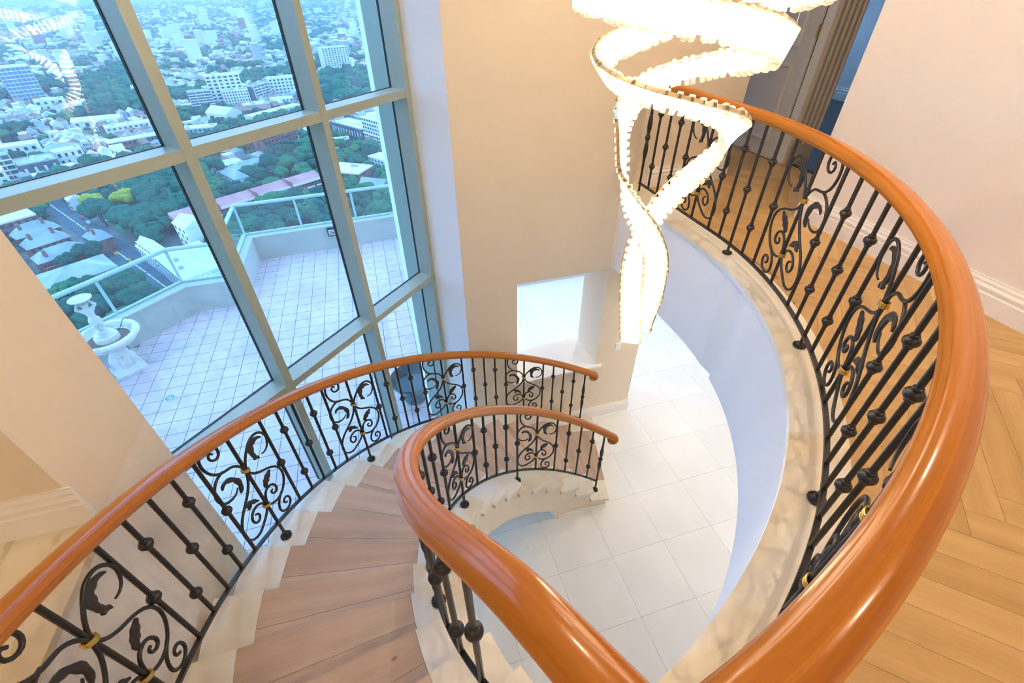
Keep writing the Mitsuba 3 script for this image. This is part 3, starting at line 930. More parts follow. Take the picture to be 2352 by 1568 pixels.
for i in (0, 1):
    fs, rs, zs = CubicSpline(sk, CHQ[i]), CubicSpline(sk, CHQ[2 + i]), CubicSpline(sk, CHQ[4 + i])
    s = np.r_[np.linspace(0, 1, 420), 1 + np.linspace(0.004, 0.10, 40)]
    def at(s):
        e = np.minimum(s, 1.0)
        x = np.maximum(s - 1.0, 0)
        f, r, z = fs(e) - 22.0 * x, rs(e) + 0.3 * x, zs(e) + 5.0 * x
        if i:
            z = z + 0.12 * np.clip((s - 0.88) / 0.12, 0, 1.5) ** 1.3
        return np.stack([CHX + r * np.cos(f), CHY + r * np.sin(f), z], -1), f, r, z
    P, f, r, z = at(s)
    for _ in range(6):
        P[1:-1] = 0.25 * P[:-2] + 0.5 * P[1:-1] + 0.25 * P[2:]
    t = np.gradient(P, axis=0)
    t /= np.linalg.norm(t, axis=1, keepdims=True)
    flare = 1.08 * np.exp(-((z - 4.38) / 0.15) ** 2)            # the ribbon opens outwards in its middle turns
    rad = np.stack([np.cos(f), np.sin(f), 0 * f], 1)
    nrm = rad * np.cos(flare)[:, None] - np.array([0, 0, 1.0]) * np.sin(flare)[:, None]
    face = np.array([-0.58, -0.81, 0.0])                     # the hanging ends turn flat towards the landing
    kk = int(np.argmin(np.abs(z[:420] - 4.0)))
    face = face * (1 if nrm[kk] @ face > 0 else -1)
    wl = np.clip((z - 3.80) / 0.32, 0, 1)[:, None]
    wl = wl * wl * (3 - 2 * wl)
    nrm = face * (1 - wl) + nrm * wl
    nrm /= np.linalg.norm(nrm, axis=1, keepdims=True) + 1e-9
    wid = np.cross(t, nrm)
    for q in range(1, len(wid)):
        if wid[q] @ wid[q - 1] < 0:
            wid[q] = -wid[q]
    if wid[415, 2] < 0:
        wid = -wid
    for _ in range(12):
        wid[1:-1] = 0.25 * wid[:-2] + 0.5 * wid[1:-1] + 0.25 * wid[2:]
    wid /= np.linalg.norm(wid, axis=1, keepdims=True)
    nrm = np.cross(t, wid)
    rib = tag(key_for('ribbon', ch), 'crystal ribbon wound about the other')
    HW = 0.036
    strip = np.array([(-HW, -0.004), (HW, -0.004), (HW, 0.004), (-HW, 0.004)])
    lm = sweep(P, strip, side=wid)
    if lm.volume < 0:
        lm.faces = lm.faces[:, ::-1]
    put('light_strip', lm, 'plastic_white', rib, emitter={'type': 'area', 'radiance': led_rgb})
    edge = P + wid * 0.051
    put('edge_trim', sweep(edge, np.array([(-0.003, -0.006), (0.003, -0.006), (0.003, 0.006), (-0.003, 0.006)]), side=wid), 'led_profile', rib, label='thin gold edge trim')
    L = np.r_[0, np.cumsum(np.linalg.norm(np.diff(P, axis=0), axis=1))]
    N = 148
    rng = np.random.default_rng(5 + i)
    for q, l in enumerate(np.linspace(0.008, L[-1] - 0.008, N)):
        k = int(np.searchsorted(L, l))
        k = min(max(k, 1), len(P) - 2)
        w, t_, n_ = wid[k], t[k], nrm[k]
        hl = 0.046 + 0.007 * rng.random()
        g = 0.30 * (L[-1] / N)
        d = 0.010
        sh = (rng.random() - 0.5) * 0.008
        v = []
        for a in (-1, 1):
            c = P[k] + w * (a * hl + sh)
            for (b, e) in ((-g, -d), (g, -d), (g * 0.9, d), (-g * 0.9, d)):
                v.append(c + t_ * b + n_ * e * 1.6)
            v.append(c + w * a * 0.006)
        fq = [[0, 1, 6, 5], [1, 2, 7, 6], [2, 3, 8, 7], [3, 0, 5, 8]]
        ft = [x for a, b, c, e in fq for x in ([a, b, c], [a, c, e])] + [[1, 0, 4], [2, 1, 4], [3, 2, 4], [0, 3, 4], [5, 6, 9], [6, 7, 9], [7, 8, 9], [8, 5, 9]]
        put('crystal', trimesh.Trimesh(np.array(v), np.array(ft), process=False), 'crystal', rib)
    for l in np.linspace(0.42, 0.93, 6) if i == 0 else np.linspace(0.50, 0.96, 5):
        k = int(np.searchsorted(L, l * L[-1]))
        p = P[k] + wid[k] * 0.051
        put('suspension_wire', tube([p, p + [0, 0, 0.02], [p[0] * 0.97 + CHX * 0.03, p[1] * 0.97 + CHY * 0.03, H_CEIL - 0.03]], 0.0011, 5), 'steel', ch)
        put('wire_clip', tube([p - [0, 0, 0.006], p + [0, 0, 0.02]], 0.004, 6), 'steel', ch)
put('ceiling_plate', lathe([(0, H_CEIL - 0.03), (0.5, H_CEIL - 0.03), (0.5, H_CEIL - 0.001), (0, H_CEIL - 0.001)], 40).apply_translation((CHX, CHY, 0)), 'steel', ch)

# ------------------------------------------------------------------ terrace
TERR = [(0.05, 4.25), (-1.62, 2.60), (-5.6, 3.4), (-6.2, 5.6), (-4.396, 7.407), (-3.594, 8.236), (-2.745, 8.24), (-2.745, 10.02), (0.62, 10.24), (0.62, 4.3)]
tp = sg.Polygon(TERR)
tf = put('terrace_floor', prism(tp.buffer(0.2), -0.25, -0.006), 'terrace_grout', kind='structure', label='roof terrace paved with small pink tiles')
tl = []
for i in range(-22, 10):
    for j in range(-22, 14):
        x0, y0 = -1.362 + 0.2465 * i, 7.387 + 0.2522 * j
        sq = sg.box(x0 + 0.0045, y0 + 0.0045, x0 + 0.242, y0 + 0.2477).intersection(tp)
        if sq.area < 0.004:
            continue
        c = (x0 + 0.123, y0 + 0.126, 0)
        # what the window opening lets the photograph see
        cl = c[0] * S2 + c[1] * S2, -c[0] * S2 + c[1] * S2
        k = 2.6 / max(cl[1], 0.1)
        vis = seen(c) and 0.30 < cl[0] * k < 3.2
        tl.append(((0 if vis else 100) + depth(c) * (1 if vis else 0) - (0.0 if vis else 1), sq, vis))
tl.sort(key=lambda a: a[0])
far_t = []
for q, (_, sq, vis) in enumerate(tl):
    m = prism(sq, -0.02, 0.0)
    if q < 300 and vis:
        put('tile', m, 'terrace_tile', tf)
    else:
        far_t.append(m)
put('more_tiles', cat_(far_t), 'terrace_tile', tf, kind='stuff', label='more pink terrace tiles')
inner = [(-6.2, 5.6), (-4.396, 7.407), (-3.594, 8.236), (-2.745, 8.24), (-2.745, 10.02), (0.9, 10.26)]
ln = sg.LineString(inner)
outer = ln.buffer(0.22, single_sided=True, join_style=2)
par = put('parapet_wall', prism(outer, -0.4, 0.50), 'parapet_render', kind='structure', label='low rendered parapet round the terrace')
cop = sg.LineString(inner).buffer(0.235, single_sided=True, join_style=2).union(sg.LineString(inner).buffer(-0.012, single_sided=True, join_style=2))
put('coping', prism(cop, 0.50, 0.535), 'parapet_render', par)
put('tower_facade', prism(sg.Polygon(TERR).buffer(0.15), -60.0, -0.26), 'parapet_render', kind='structure')

gb_ = thing('glass_balustrade', 'clear glass balustrade with pale round top rail along the terrace parapet', 'balustrade')
cl_ = [(-5.9, 6.16), (-4.443, 7.618), (-3.69, 8.42), (-2.895, 8.42), (-2.895, 10.17), (0.85, 10.40)]
zr = 0.535 + 0.645
rail_pts = []
for a, b in zip(cl_[:-1], cl_[1:]):
    a, b = np.array(a), np.array(b)
    for q in np.linspace(0, 1, 12)[:-1]:
        rail_pts.append((*(a + (b - a) * q), zr))
rail_pts.append((*cl_[-1], zr))
put('top_rail', tube(rail_pts, 0.036, 14), 'rail_paint', gb_, smooth=40)
posts = [(-5.2, 6.86), (-4.443, 7.618), (-3.69, 8.42), (-2.895, 8.42), (-2.895, 10.17), (-1.755, 10.24), (-0.60, 10.31), (0.45, 10.375)]
for (x, y) in posts:
    put('post', tube([(x, y, 0.53), (x, y, zr)], 0.024, 12), 'rail_paint', gb_, smooth=40)
pp = sorted(posts, key=lambda p: (p[0] + p[1] * 0.6))
for a, b in zip(posts[:-1], posts[1:]):
    a, b = np.array(a), np.array(b)
    d = (b - a) / np.linalg.norm(b - a) * 0.04
    v = np.array([(*(a + d), 0.575), (*(b - d), 0.575), (*(b - d), zr - 0.06), (*(a + d), zr - 0.06)])
    put('glass_panel', (v, np.array([[0, 1, 2], [0, 2, 3]])), 'balustrade_glass', gb_)
    put('bottom_bar', sweep([(*(a + d * 0.4), 0.565), (*(b - d * 0.4), 0.565)], [(-0.02, -0.012), (0.02, -0.012), (0.02, 0.012), (-0.02, 0.012)]), 'rail_paint', gb_)

# floor drain
fd = thing('floor_drain', 'small round metal drain grate set in the terrace tiles', 'drain')
fdm = [lathe([(0, 0.002), (0.02, 0.002), (0.02, 0.005), (0.0, 0.005)], 16), lathe([(0.034, 0.002), (0.044, 0.002), (0.044, 0.006), (0.034, 0.006), (0.034, 0.002)], 28), lathe([(0.058, 0.001), (0.075, 0.001), (0.075, 0.007), (0.058, 0.007), (0.058, 0.001)], 32)]
for k in range(8):
    b = box(0.02, 0.06, -0.004, 0.004, 0.002, 0.005)
    b.apply_transform(trimesh.transformations.rotation_matrix(k * PI / 4, (0, 0, 1)))
    fdm.append(b)
put('grate', cat_(fdm).apply_translation((-3.488, 5.897, 0)), 'rail_paint', fd)
put('bowl', lathe([(0, 0.0006), (0.074, 0.0006)], 24).apply_translation((-3.488, 5.897, 0)), 'gasket', fd)

# bulkhead lamp on the parapet
bl = thing('wall_light', 'dark louvred bulkhead light on the inner face of the far parapet', 'wall light')
yw = 10.02 + (-1.14 + 2.745) / 3.365 * 0.22 - 0.012
put('housing', bev_box(-0.115, 0.115, -0.09, 0.09, 0, 0.05, 0.012).apply_transform(trimesh.transformations.rotation_matrix(PI / 2, (1, 0, 0))).apply_translation((-1.14, yw, 0.405)), 'gasket', bl)
for k in range(4):
    put('louvre', box(-1.235, -1.045, yw - 0.068, yw - 0.045, 0.345 + 0.035 * k, 0.362 + 0.035 * k), 'cast_stone', bl)

# fountain
FX, FY = -4.27, 6.80
fo = thing('fountain', 'pale cast-stone fountain with a child figure carrying a dish on its head', 'fountain')
ang = math.radians(38)


def fput(name, m, smooth=40, material='cast_stone', **kw):
    m = m.copy()
    m.apply_translation((FX, FY, 0))
    return put(name, m, material, fo, smooth=smooth, **kw)


pl = bev_box(-0.20, 0.20, -0.20, 0.20, 0, 0.065, 0.014)
pl.apply_transform(trimesh.transformations.rotation_matrix(ang, (0, 0, 1)))
fput('plinth', pl, False)


def gadroon(profile, n, k, amp):
    m = lathe(profile, n)
    v = m.vertices
    a = np.arctan2(v[:, 1], v[:, 0])
    r = np.hypot(v[:, 0], v[:, 1])
    zmin, zmax = min(p[1] for p in profile), max(p[1] for p in profile)
    w = np.sin(PI * np.clip((v[:, 2] - zmin) / (zmax - zmin), 0, 1))
    f = 1 + amp * w * (np.abs(np.sin(k * a / 2)) - 0.5)
    m.vertices = np.stack([v[:, 0] * f, v[:, 1] * f, v[:, 2]], 1)
    return m


fput('pedestal', gadroon([(0, 0.06), (0.165, 0.06), (0.165, 0.085), (0.13, 0.10), (0.15, 0.15), (0.168, 0.21), (0.158, 0.27), (0.125, 0.315)], 72, 14, 0.16))
fput('pedestal_neck', lathe([(0.128, 0.312), (0.135, 0.325), (0.110, 0.345), (0.090, 0.40), (0.105, 0.455), (0.16, 0.48), (0.0, 0.485)], 40))
fput('bowl', gadroon([(0.10, 0.46), (0.24, 0.50), (0.335, 0.56), (0.375, 0.625)], 96, 28, 0.07))
fput('bowl_rim', lathe([(0.360, 0.615), (0.405, 0.628), (0.420, 0.655), (0.408, 0.685), (0.375, 0.697), (0.340, 0.688), (0.322, 0.660), (0.300, 0.610), (0.20, 0.565), (0.0, 0.555)], 64))
mat('dirt_brown', (0.20, 0.14, 0.12), 0.8)
fput('silt', lathe([(0.285, 0.600), (0.0, 0.603)], 40), True, 'dirt_brown')
fput('figure_base', lathe([(0.0, 0.59), (0.150, 0.59), (0.155, 0.615), (0.150, 0.68), (0.135, 0.695), (0.128, 0.70), (0.125, 0.72), (0.105, 0.735), (0.10, 0.75), (0.075, 0.775), (0.0, 0.78)], 40))
# the child: one continuous body from hulls of joints, standing, arms raised to the dish
import manifold3d as m3
J = {'pelvis': ((0, 0, 0.985), 0.050), 'waist': ((0, 0, 1.03), 0.045), 'chest': ((0.004, 0, 1.105), 0.058), 'neck': ((0.006, 0, 1.165), 0.024), 'head': ((0.012, 0, 1.222), 0.050), 'chin': ((0.034, 0, 1.198), 0.026),
     'hipl': ((0, 0.030, 0.965), 0.042), 'kneel': ((0.020, 0.034, 0.875), 0.031), 'footl': ((0.0, 0.036, 0.785), 0.023), 'toel': ((0.045, 0.042, 0.778), 0.016),
     'hipr': ((0, -0.030, 0.965), 0.042), 'kneer': ((0.030, -0.028, 0.878), 0.031), 'footr': ((-0.012, -0.030, 0.788), 0.023), 'toer': ((0.032, -0.034, 0.778), 0.016),
     'shl': ((0.004, 0.062, 1.135), 0.027), 'ell': ((0.028, 0.110, 1.190), 0.020), 'hal': ((0.030, 0.066, 1.272), 0.015),
     'shr': ((0.004, -0.062, 1.135), 0.027), 'elr': ((0.030, -0.108, 1.188), 0.020), 'har': ((0.030, -0.064, 1.272), 0.015)}


def ball(c, r):
    return m3.Manifold.sphere(r, 20).translate(list(c))


bones = [('pelvis', 'waist'), ('waist', 'chest'), ('chest', 'neck'), ('neck', 'head'), ('head', 'chin'), ('pelvis', 'hipl'), ('hipl', 'kneel'), ('kneel', 'footl'), ('footl', 'toel'), ('pelvis', 'hipr'), ('hipr', 'kneer'), ('kneer', 'footr'), ('footr', 'toer'),
         ('chest', 'shl'), ('shl', 'ell'), ('ell', 'hal'), ('chest', 'shr'), ('shr', 'elr'), ('elr', 'har')]
body = m3.Manifold()
for a, b in bones:
    body = body + m3.Manifold.batch_hull([ball(*J[a]), ball(*J[b])])
for c, r in (((0.058, 0, 1.214), 0.010), ((0.012, 0.050, 1.216), 0.011), ((0.012, -0.050, 1.216), 0.011)):
    body = body + ball(c, r)
rr = np.random.default_rng(3)
for k in range(26):                                            # curls of hair
    a, e = rr.uniform(0.9, 2 * PI - 0.9), rr.uniform(0.1, 1.3)
    body = body + ball((0.012 + 0.047 * math.cos(a) * math.cos(e), 0.047 * math.sin(a) * math.cos(e), 1.228 + 0.047 * math.sin(e)), 0.014)
drape = m3.Manifold.batch_hull([ball((0.0, 0.045, 0.93), 0.034), ball((0.012, -0.045, 0.945), 0.034), ball((0.01, 0, 0.99), 0.046), ball((0.02, 0.02, 0.90), 0.03)]) + m3.Manifold.batch_hull([ball((-0.02, 0.05, 0.95), 0.022), ball((-0.035, 0.05, 0.80), 0.026)])
body = (body + drape).refine_to_length(0.012)
bm = body.to_mesh()
bm = trimesh.Trimesh(bm.vert_properties[:, :3], bm.tri_verts)
trimesh.smoothing.filter_taubin(bm, iterations=8)
bm.apply_transform(trimesh.transformations.rotation_matrix(math.radians(-60), (0, 0, 1)))
fput('figure', bm, True)
fput('dish', lathe([(0.0, 1.272), (0.05, 1.272), (0.10, 1.284), (0.135, 1.305), (0.142, 1.318), (0.136, 1.324), (0.125, 1.318), (0.09, 1.300), (0.0, 1.292)], 40))
cab = spline([(0.05, 0.16, 0.64), (0.10, 0.30, 0.66), (0.14, 0.37, 0.71), (0.15, 0.41, 0.68), (0.13, 0.36, 0.52), (0.10, 0.20, 0.42), (0.09, 0.17, 0.12)], 40)
fput('pump_cable', tube(cab, 0.004, 6), True, 'gasket', label='thin dark pump cable')

# glazed pot outside the window
pot = thing('planter_pot', 'dark glazed bowl on a foot standing on the terrace just outside the window', 'pot')
pm = lathe([(0.0, 0.0), (0.15, 0.0), (0.16, 0.02), (0.11, 0.06), (0.09, 0.10), (0.14, 0.17), (0.25, 0.27), (0.30, 0.36), (0.315, 0.40), (0.305, 0.41), (0.285, 0.395), (0.26, 0.33), (0.14, 0.22), (0.0, 0.20)], 56)
put('body', pm.apply_translation((-0.04, 4.84, 0)), 'black_glaze', pot, smooth=40)
wt = lathe([(0.235, 0.30), (0.0, 0.301)], 40)
put('soil', wt.apply_translation((-0.04, 4.84, 0)), 'black_glaze', pot)
# folded airer leaning by the building edge
ai = thing('folded_airer', 'white folded clothes airer leaning at the right end of the terrace', 'clothes airer')
for k, (dx, dz) in enumerate(((0.0, 0.72), (0.05, 0.68))):
    x, y = 0.44 + dx, 8.9 + dx
    put('frame', cat_([tube([(x - 0.10, y, 0.0), (x - 0.02, y + 0.10, dz), (x + 0.16, y + 0.10, dz), (x + 0.12, y, 0.0)], 0.011, 8)] + [tube([(x - 0.08 + 0.015 * q, y + 0.02 * q, dz * (0.15 + 0.14 * q)), (x + 0.13 + 0.004 * q, y + 0.02 * q, dz * (0.15 + 0.14 * q))], 0.006, 6) for q in range(6)]), 'plastic_white', ai)
put('cloth', box(0.36, 0.56, 8.95, 8.97, 0.06, 0.66), 'plastic_white', ai)

# ------------------------------------------------------------------ the city far below
ZG = 4.74 - 130.0


def speck(c0, c1, f, amt=1.0, o=3):
    def fn(p, n, uv):
        return mix(c0, c1, dr.clip(smoothstep(0.35, 0.7, fbm(p.x * f, p.y * f, p.z * f, o)) * amt, 0, 1))
    return proc(fn)


def leaf_mat(name, c0, c1):
    def fn(p, n, uv):
        a = fbm(p.x * 0.9, p.y * 0.9, p.z * 0.9, 3)
        b = noise(p.x * 3.1, p.y * 3.1, p.z * 3.1)
        return mix(c0, c1, dr.clip(0.7 * a + 0.5 * b - 0.15, 0, 1))
    mat(name, proc(fn), 0.75, spec=0.15)


leaf_mat('leaf_dark', (0.004, 0.048, 0.038), (0.012, 0.115, 0.072))
leaf_mat('leaf_mid', (0.006, 0.066, 0.045), (0.022, 0.155, 0.085))
leaf_mat('leaf_fresh', (0.016, 0.100, 0.050), (0.050, 0.220, 0.085))
leaf_mat('leaf_gold', (0.22, 0.24, 0.02), (0.48, 0.46, 0.05))
mat('bark', (0.10, 0.08, 0.06), 0.9)
mat('city_white', (0.82, 0.80, 0.76), 0.7, spec=0.2)
mat('city_cream', (0.70, 0.64, 0.54), 0.7, spec=0.2)
mat('city_grey', (0.42, 0.43, 0.44), 0.7, spec=0.2)
mat('city_dark', (0.10, 0.12, 0.14), 0.5, spec=0.3)
mat('city_brick', speck((0.34, 0.16, 0.13), (0.24, 0.11, 0.09), 0.35), 0.85, spec=0.1)
mat('roof_white', speck((0.80, 0.80, 0.78), (0.66, 0.66, 0.66), 0.10), 0.6, spec=0.3)
mat('roof_grey', speck((0.40, 0.42, 0.43), (0.28, 0.30, 0.31), 0.15), 0.6, spec=0.3)
mat('roof_slate', speck((0.36, 0.42, 0.46), (0.25, 0.31, 0.36), 0.12), 0.45, spec=0.4)
mat('roof_red', speck((0.66, 0.30, 0.28), (0.54, 0.23, 0.22), 0.10), 0.6, spec=0.3)
mat('roof_tile_red', speck((0.36, 0.22, 0.18), (0.27, 0.17, 0.14), 0.25), 0.7, spec=0.2)
mat('dark_glass', (0.03, 0.055, 0.075), 0.12, spec=0.6)
mat('blue_panel', (0.10, 0.21, 0.30), 0.3, spec=0.5)
mat('asphalt', speck((0.10, 0.15, 0.18), (0.08, 0.12, 0.15), 0.2), 0.85, spec=0.2)
mat('road_paint', (0.80, 0.80, 0.78), 0.7)
mat('lawn_green', speck((0.10, 0.28, 0.11), (0.06, 0.19, 0.09), 0.15), 0.9, spec=0.1)


def ground_fn(p, n, uv):
    a = fbm(p.x * 0.012, p.y * 0.012, 0, 4)
    b = fbm(p.x * 0.08, p.y * 0.08, 3, 3)
    c = mix((0.05, 0.12, 0.07), (0.17, 0.18, 0.17), smoothstep(0.42, 0.60, a))
    return mix(c, (0.26, 0.27, 0.27), 0.5 * smoothstep(0.55, 0.7, b))


mat('city_ground', proc(ground_fn), 0.9, spec=0.1)
put('ground', (np.array([[-9000, 150, ZG], [3000, 150, ZG], [3000, 12000, ZG], [-9000, 12000, ZG]], float), np.array([[0, 1, 2], [0, 2, 3]])), 'city_ground', kind='structure', label='flat ground of the city far below')
put('ground_near', (np.array([[-900, -100, ZG], [300, -100, ZG], [300, 150, ZG], [-900, 150, ZG]], float), np.array([[0, 1, 2], [0, 2, 3]])), 'city_ground', kind='structure')
ROAD = sg.LineString([(-262, 441), (-244.5, 426), (-143.5, 289), (-107, 235), (-80, 195)]).buffer(7.2, cap_style=2)
put('street', prism(ROAD, ZG, ZG + 0.06), 'asphalt', kind='structure', label='grey-blue street running past the park')
rl = np.array([(-246, 426.5), (-139.6, 282.8), (-106, 236)])
for a, b in zip(rl[:-1], rl[1:]):
    n = int(np.linalg.norm(b - a) / 6)
    for q in range(n):
        p0, p1 = a + (b - a) * q / n, a + (b - a) * (q + (0.86 if q % 5 else 0.6)) / n
        put('line', prism(sg.LineString([p0, p1]).buffer(0.35, cap_style=2), ZG + 0.06, ZG + 0.09), 'road_paint', 'street')
park_poly = sg.Polygon([(-184.3, 376.8), (-168.8, 387.5), (-152.4, 370.6), (-153.7, 348.0), (-169.4, 348.7)])
put('lawn', prism(park_poly.buffer(4), ZG, ZG + 0.1), 'lawn_green', kind='structure', label='green lawn in the middle of the park')
pth = spline([(-190, 372), (-172, 364), (-160, 356), (-150, 338)], 20)
put('path', prism(sg.LineString(pth).buffer(1.0), ZG + 0.1, ZG + 0.14), 'road_paint', kind='structure')

pane_unit = ply(box(-0.5, 0.5, -0.5, 0.5, -0.5, 0.5), 'dark_glass')
slab_units = {m: ply(box(-0.5, 0.5, -0.5, 0.5, -0.5, 0.5), m) for m in ('city_white', 'city_grey', 'roof_grey', 'roof_white', 'blue_panel', 'city_brick', 'road_paint')}
foot = []


def hip(L, D, z, rise, over=0.5, gable=False, off=0.0):
    x0, x1, y0, y1 = -over, L + over, -over, D + over
    k = (y1 - y0) / 2
    i = 0.0 if gable else min(k, (x1 - x0) / 2 - 0.1)
    ym = (y0 + y1) / 2
    v = np.array([(x0, y0, z), (x1, y0, z), (x1, y1, z), (x0, y1, z), (x0 + i, ym, z + rise), (x1 - i, ym, z + rise)])
    f = np.array([(0, 1, 5), (0, 5, 4), (1, 2, 5), (2, 3, 4), (2, 4, 5), (3, 0, 4), (0, 3, 2), (0, 2, 1)])
    return trimesh.Trimesh(v, f, process=False)


class Block:
    def __init__(self, kind, label, cat, x, y, deg, L, D, h, wall, roof='flat', roof_m='roof_grey', rise=3.0, z0=0.0, parent=None, group=None):
        a = math.radians(deg)
        f, n = np.array([math.cos(a), math.sin(a)]), np.array([-math.sin(a), math.cos(a)])
        self.flip = n @ np.array([x, y]) < 0
        if self.flip:                                       # keep local +y pointing away from the tower
            n = -n
        self.M = np.array([[f[0], n[0], 0, x], [f[1], n[1], 0, y], [0, 0, 1, ZG], [0, 0, 0, 1]])
        self.key = parent or thing(kind, label, cat, group)
        self.L, self.D, self.h = L, D, h
        foot.append(sg.Polygon([(self.M @ (px, py, 0, 1))[:2] for px, py in ((-1, -1), (L + 1, -1), (L + 1, D + 1), (-1, D + 1))]))
        self.put('walls', box(0, L, 0, D, z0, h), wall)
        if roof == 'flat':
            self.put('roof', box(0.4, L - 0.4, 0.4, D - 0.4, h, h + 0.15), roof_m)
            pz = sg.box(-0.15, -0.15, L + 0.15, D + 0.15).difference(sg.box(0.35, 0.35, L - 0.35, D - 0.35))
            self.put('roof_edge', prism(pz, h - 0.2, h + 0.8), 'city_white' if wall != 'city_dark' else 'city_grey')
        else:
            self.put('roof', hip(L, D, h, rise, gable=roof == 'gable'), roof_m)

    def put(self, name, m, material, **kw):
        m = m.copy()
        if self.flip:
            m.faces = m.faces[:, ::-1]
        m.apply_transform(self.M)
        return put(name, m, material, self.key, **kw)

    def unit(self, name, shape, x, y, z, sx, sy, sz):
        W = self.M @ np.array([[sx, 0, 0, x], [0, sy, 0, y], [0, 0, sz, z], [0, 0, 0, 1.0]])
        put_copy(name, shape, T(W), self.key)

    def windows(self, rows, cols, w=0.5, hgt=0.55, side=0, z_lo=0.6, skip=None, x_lo=0.0, x_hi=None, vary=0):
        x_hi = self.L if x_hi is None else x_hi
        fh = (self.h - z_lo) / rows
        rng = np.random.default_rng(int(self.h * 100) + cols)
        for r in range(rows):
            for c in range(cols):
                if skip and skip(r, c):
                    continue
                cw = (x_hi - x_lo) / cols
                k = 1 + vary * (rng.random() - 0.5)
                self.unit('window', pane_unit, x_lo + cw * (c + 0.5), 0.0, z_lo + fh * (r + 0.52), cw * w * k, 0.24, fh * hgt)
        for c in range(side):
            for r in range(rows):
                cw = self.D / side
                for xx in (0.0, self.L):
                    if (self.M @ (xx, 0, 0, 1))[0] * (1 if xx else -1) < -1e9:
                        continue
                self.unit('window', pane_unit, self.L, cw * (c + 0.5), z_lo + fh * (r + 0.52), 0.24, cw * w, fh * hgt)

    def bands(self, rows, material='city_white', z_lo=0.5, out=0.9, side=False):
        fh = (self.h - z_lo) / rows
        for r in range(rows):
            self.unit('balcony', slab_units[material], self.L / 2, -out / 2, z_lo + fh * r + 0.45, self.L, out, 0.95)

    def clutter(self, n, seed):
        rng = np.random.default_rng(seed)
        for _ in range(n):
            sx, sy, sz = rng.uniform(1, 3.5), rng.uniform(1, 3), rng.uniform(0.8, 2.2)
            self.unit('roof_unit', slab_units['city_white' if rng.random() < 0.6 else 'city_grey'], rng.uniform(2, max(self.L - 2, 2.5)), rng.uniform(2, max(self.D - 2, 2.5)), self.h + sz / 2, sx, sy, sz)


# brick school with steep slate roofs
b = Block('school', 'red-brick school wing with a grey hipped slate roof and grouped windows below the terrace', 'school', -189.4, 290.9, 38.5, 24.0, 13, 7.8, 'city_brick', 'hip', 'roof_slate', 5.0)
for g in range(4):
    for r, (zz, hh) in enumerate(((5.6, 1.7), (2.0, 2.2))):
        for c in range(3):
            b.unit('window', pane_unit, 3.4 + 5.8 * g + 1.35 * (c - 1), 0, zz, 1.05, 0.3, hh)
        b.unit('sill', slab_units['city_white'], 3.4 + 5.8 * g, -0.1, zz - hh / 2 - 0.15, 4.2, 0.3, 0.2)
b.unit('chimney', slab_units['city_brick'], 5.2, 2.6, 10.3, 1.6, 1.6, 6.0)
for (x, y, dg, L, D, h, rise, lab) in ((-203.1, 311.7, 40, 21, 12, 8.6, 6.0, 'slate-roofed brick wing in the middle of the school'), (-216.5, 330.0, 40, 22, 12, 8.6, 6.0, 'slate-roofed brick wing at the back of the school'),
                                      (-226, 305, -50, 34, 10, 8.0, 5.5, 'long slate-roofed brick wing along the left side of the school'), (-179, 322, -50, 16, 10, 9.0, 4.5, 'tall slate-roofed brick wing of the school nearest the street')):
    q = Block('school', lab, 'school', x, y, dg, L, D, h, 'city_brick', 'hip', 'roof_slate', rise)
    for xx in (0.22, 0.74):
        q.unit('chimney', slab_units['city_brick'], L * xx, D * 0.32, h + rise * 0.75, 1.7, 1.2, 5.5)
    q.windows(2, 6, 0.35, 0.5)
b = Block('brick_block', 'long red-brick block with a flat white roof behind the school', 'building', -244.0, 335.5, 39.2, 36.0, 16, 13, 'city_brick', 'flat', 'roof_white')
b.windows(3, 9, 0.45, 0.45)
b = Block('hall', 'large hall with a broad grey hipped roof between school and terrace', 'hall', -169.2, 254.4, 35.3, 30, 24, 9, 'city_cream', 'hip', 'roof_slate', 4.5)
b = Block('hall', 'lower grey-roofed hall right under the glass balustrade', 'hall', -184.0, 226.0, 35.3, 24, 18, 8, 'city_white', 'hip', 'roof_slate', 3.0)
# white terrace with dormers beside the street
b = Block('terrace_house', 'white terrace row with a steep pale roof and dormers beside the street', 'house', -143.0, 296.8, -54.8, 28, 9, 9.0, 'city_white', 'gable', 'roof_white', 5.0)
b.windows(3, 9, 0.4, 0.5)
for c in range(6):
    b.unit('dormer', slab_units['city_white'], 2.8 + 4.5 * c, 1.6, 11.2, 1.9, 2.4, 2.2)
    b.unit('window', pane_unit, 2.8 + 4.5 * c, 0.35, 11.3, 1.1, 0.2, 1.3)
b = Block('flat_roofed_block', 'white block with a wide flat white roof below the terrace rail', 'building', -126.9, 274.0, -57.2, 42, 24, 11, 'city_white', 'flat', 'roof_white')
b.windows(3, 14, 0.4, 0.45)
b.clutter(8, 4)
b = Block('townhouse', 'tall white townhouse gable rising over the park trees', 'house', -122.8, 305.8, -54.6, 17, 13, 17, 'city_white', 'gable', 'roof_white', 4.0)
b.windows(4, 3, 0.3, 0.45)
b = Block('roof_garden_block', 'dark-roofed block with white pipes and trellis on its roof', 'building', -99.0, 238.0, -57.0, 24, 16, 10, 'city_white', 'flat', 'roof_slate')
for k in range(4):
    b.unit('pipe', slab_units['city_white'], 5 + 2.1 * k, 5 + (k % 2), 12.2, 1.0, 1.0, 4.0)
b.clutter(5, 9)
for k in range(3):
    b.unit('trellis_beam', slab_units['city_white'], 12, 3 + 5 * k, 13.0, 22, 0.35, 0.35)
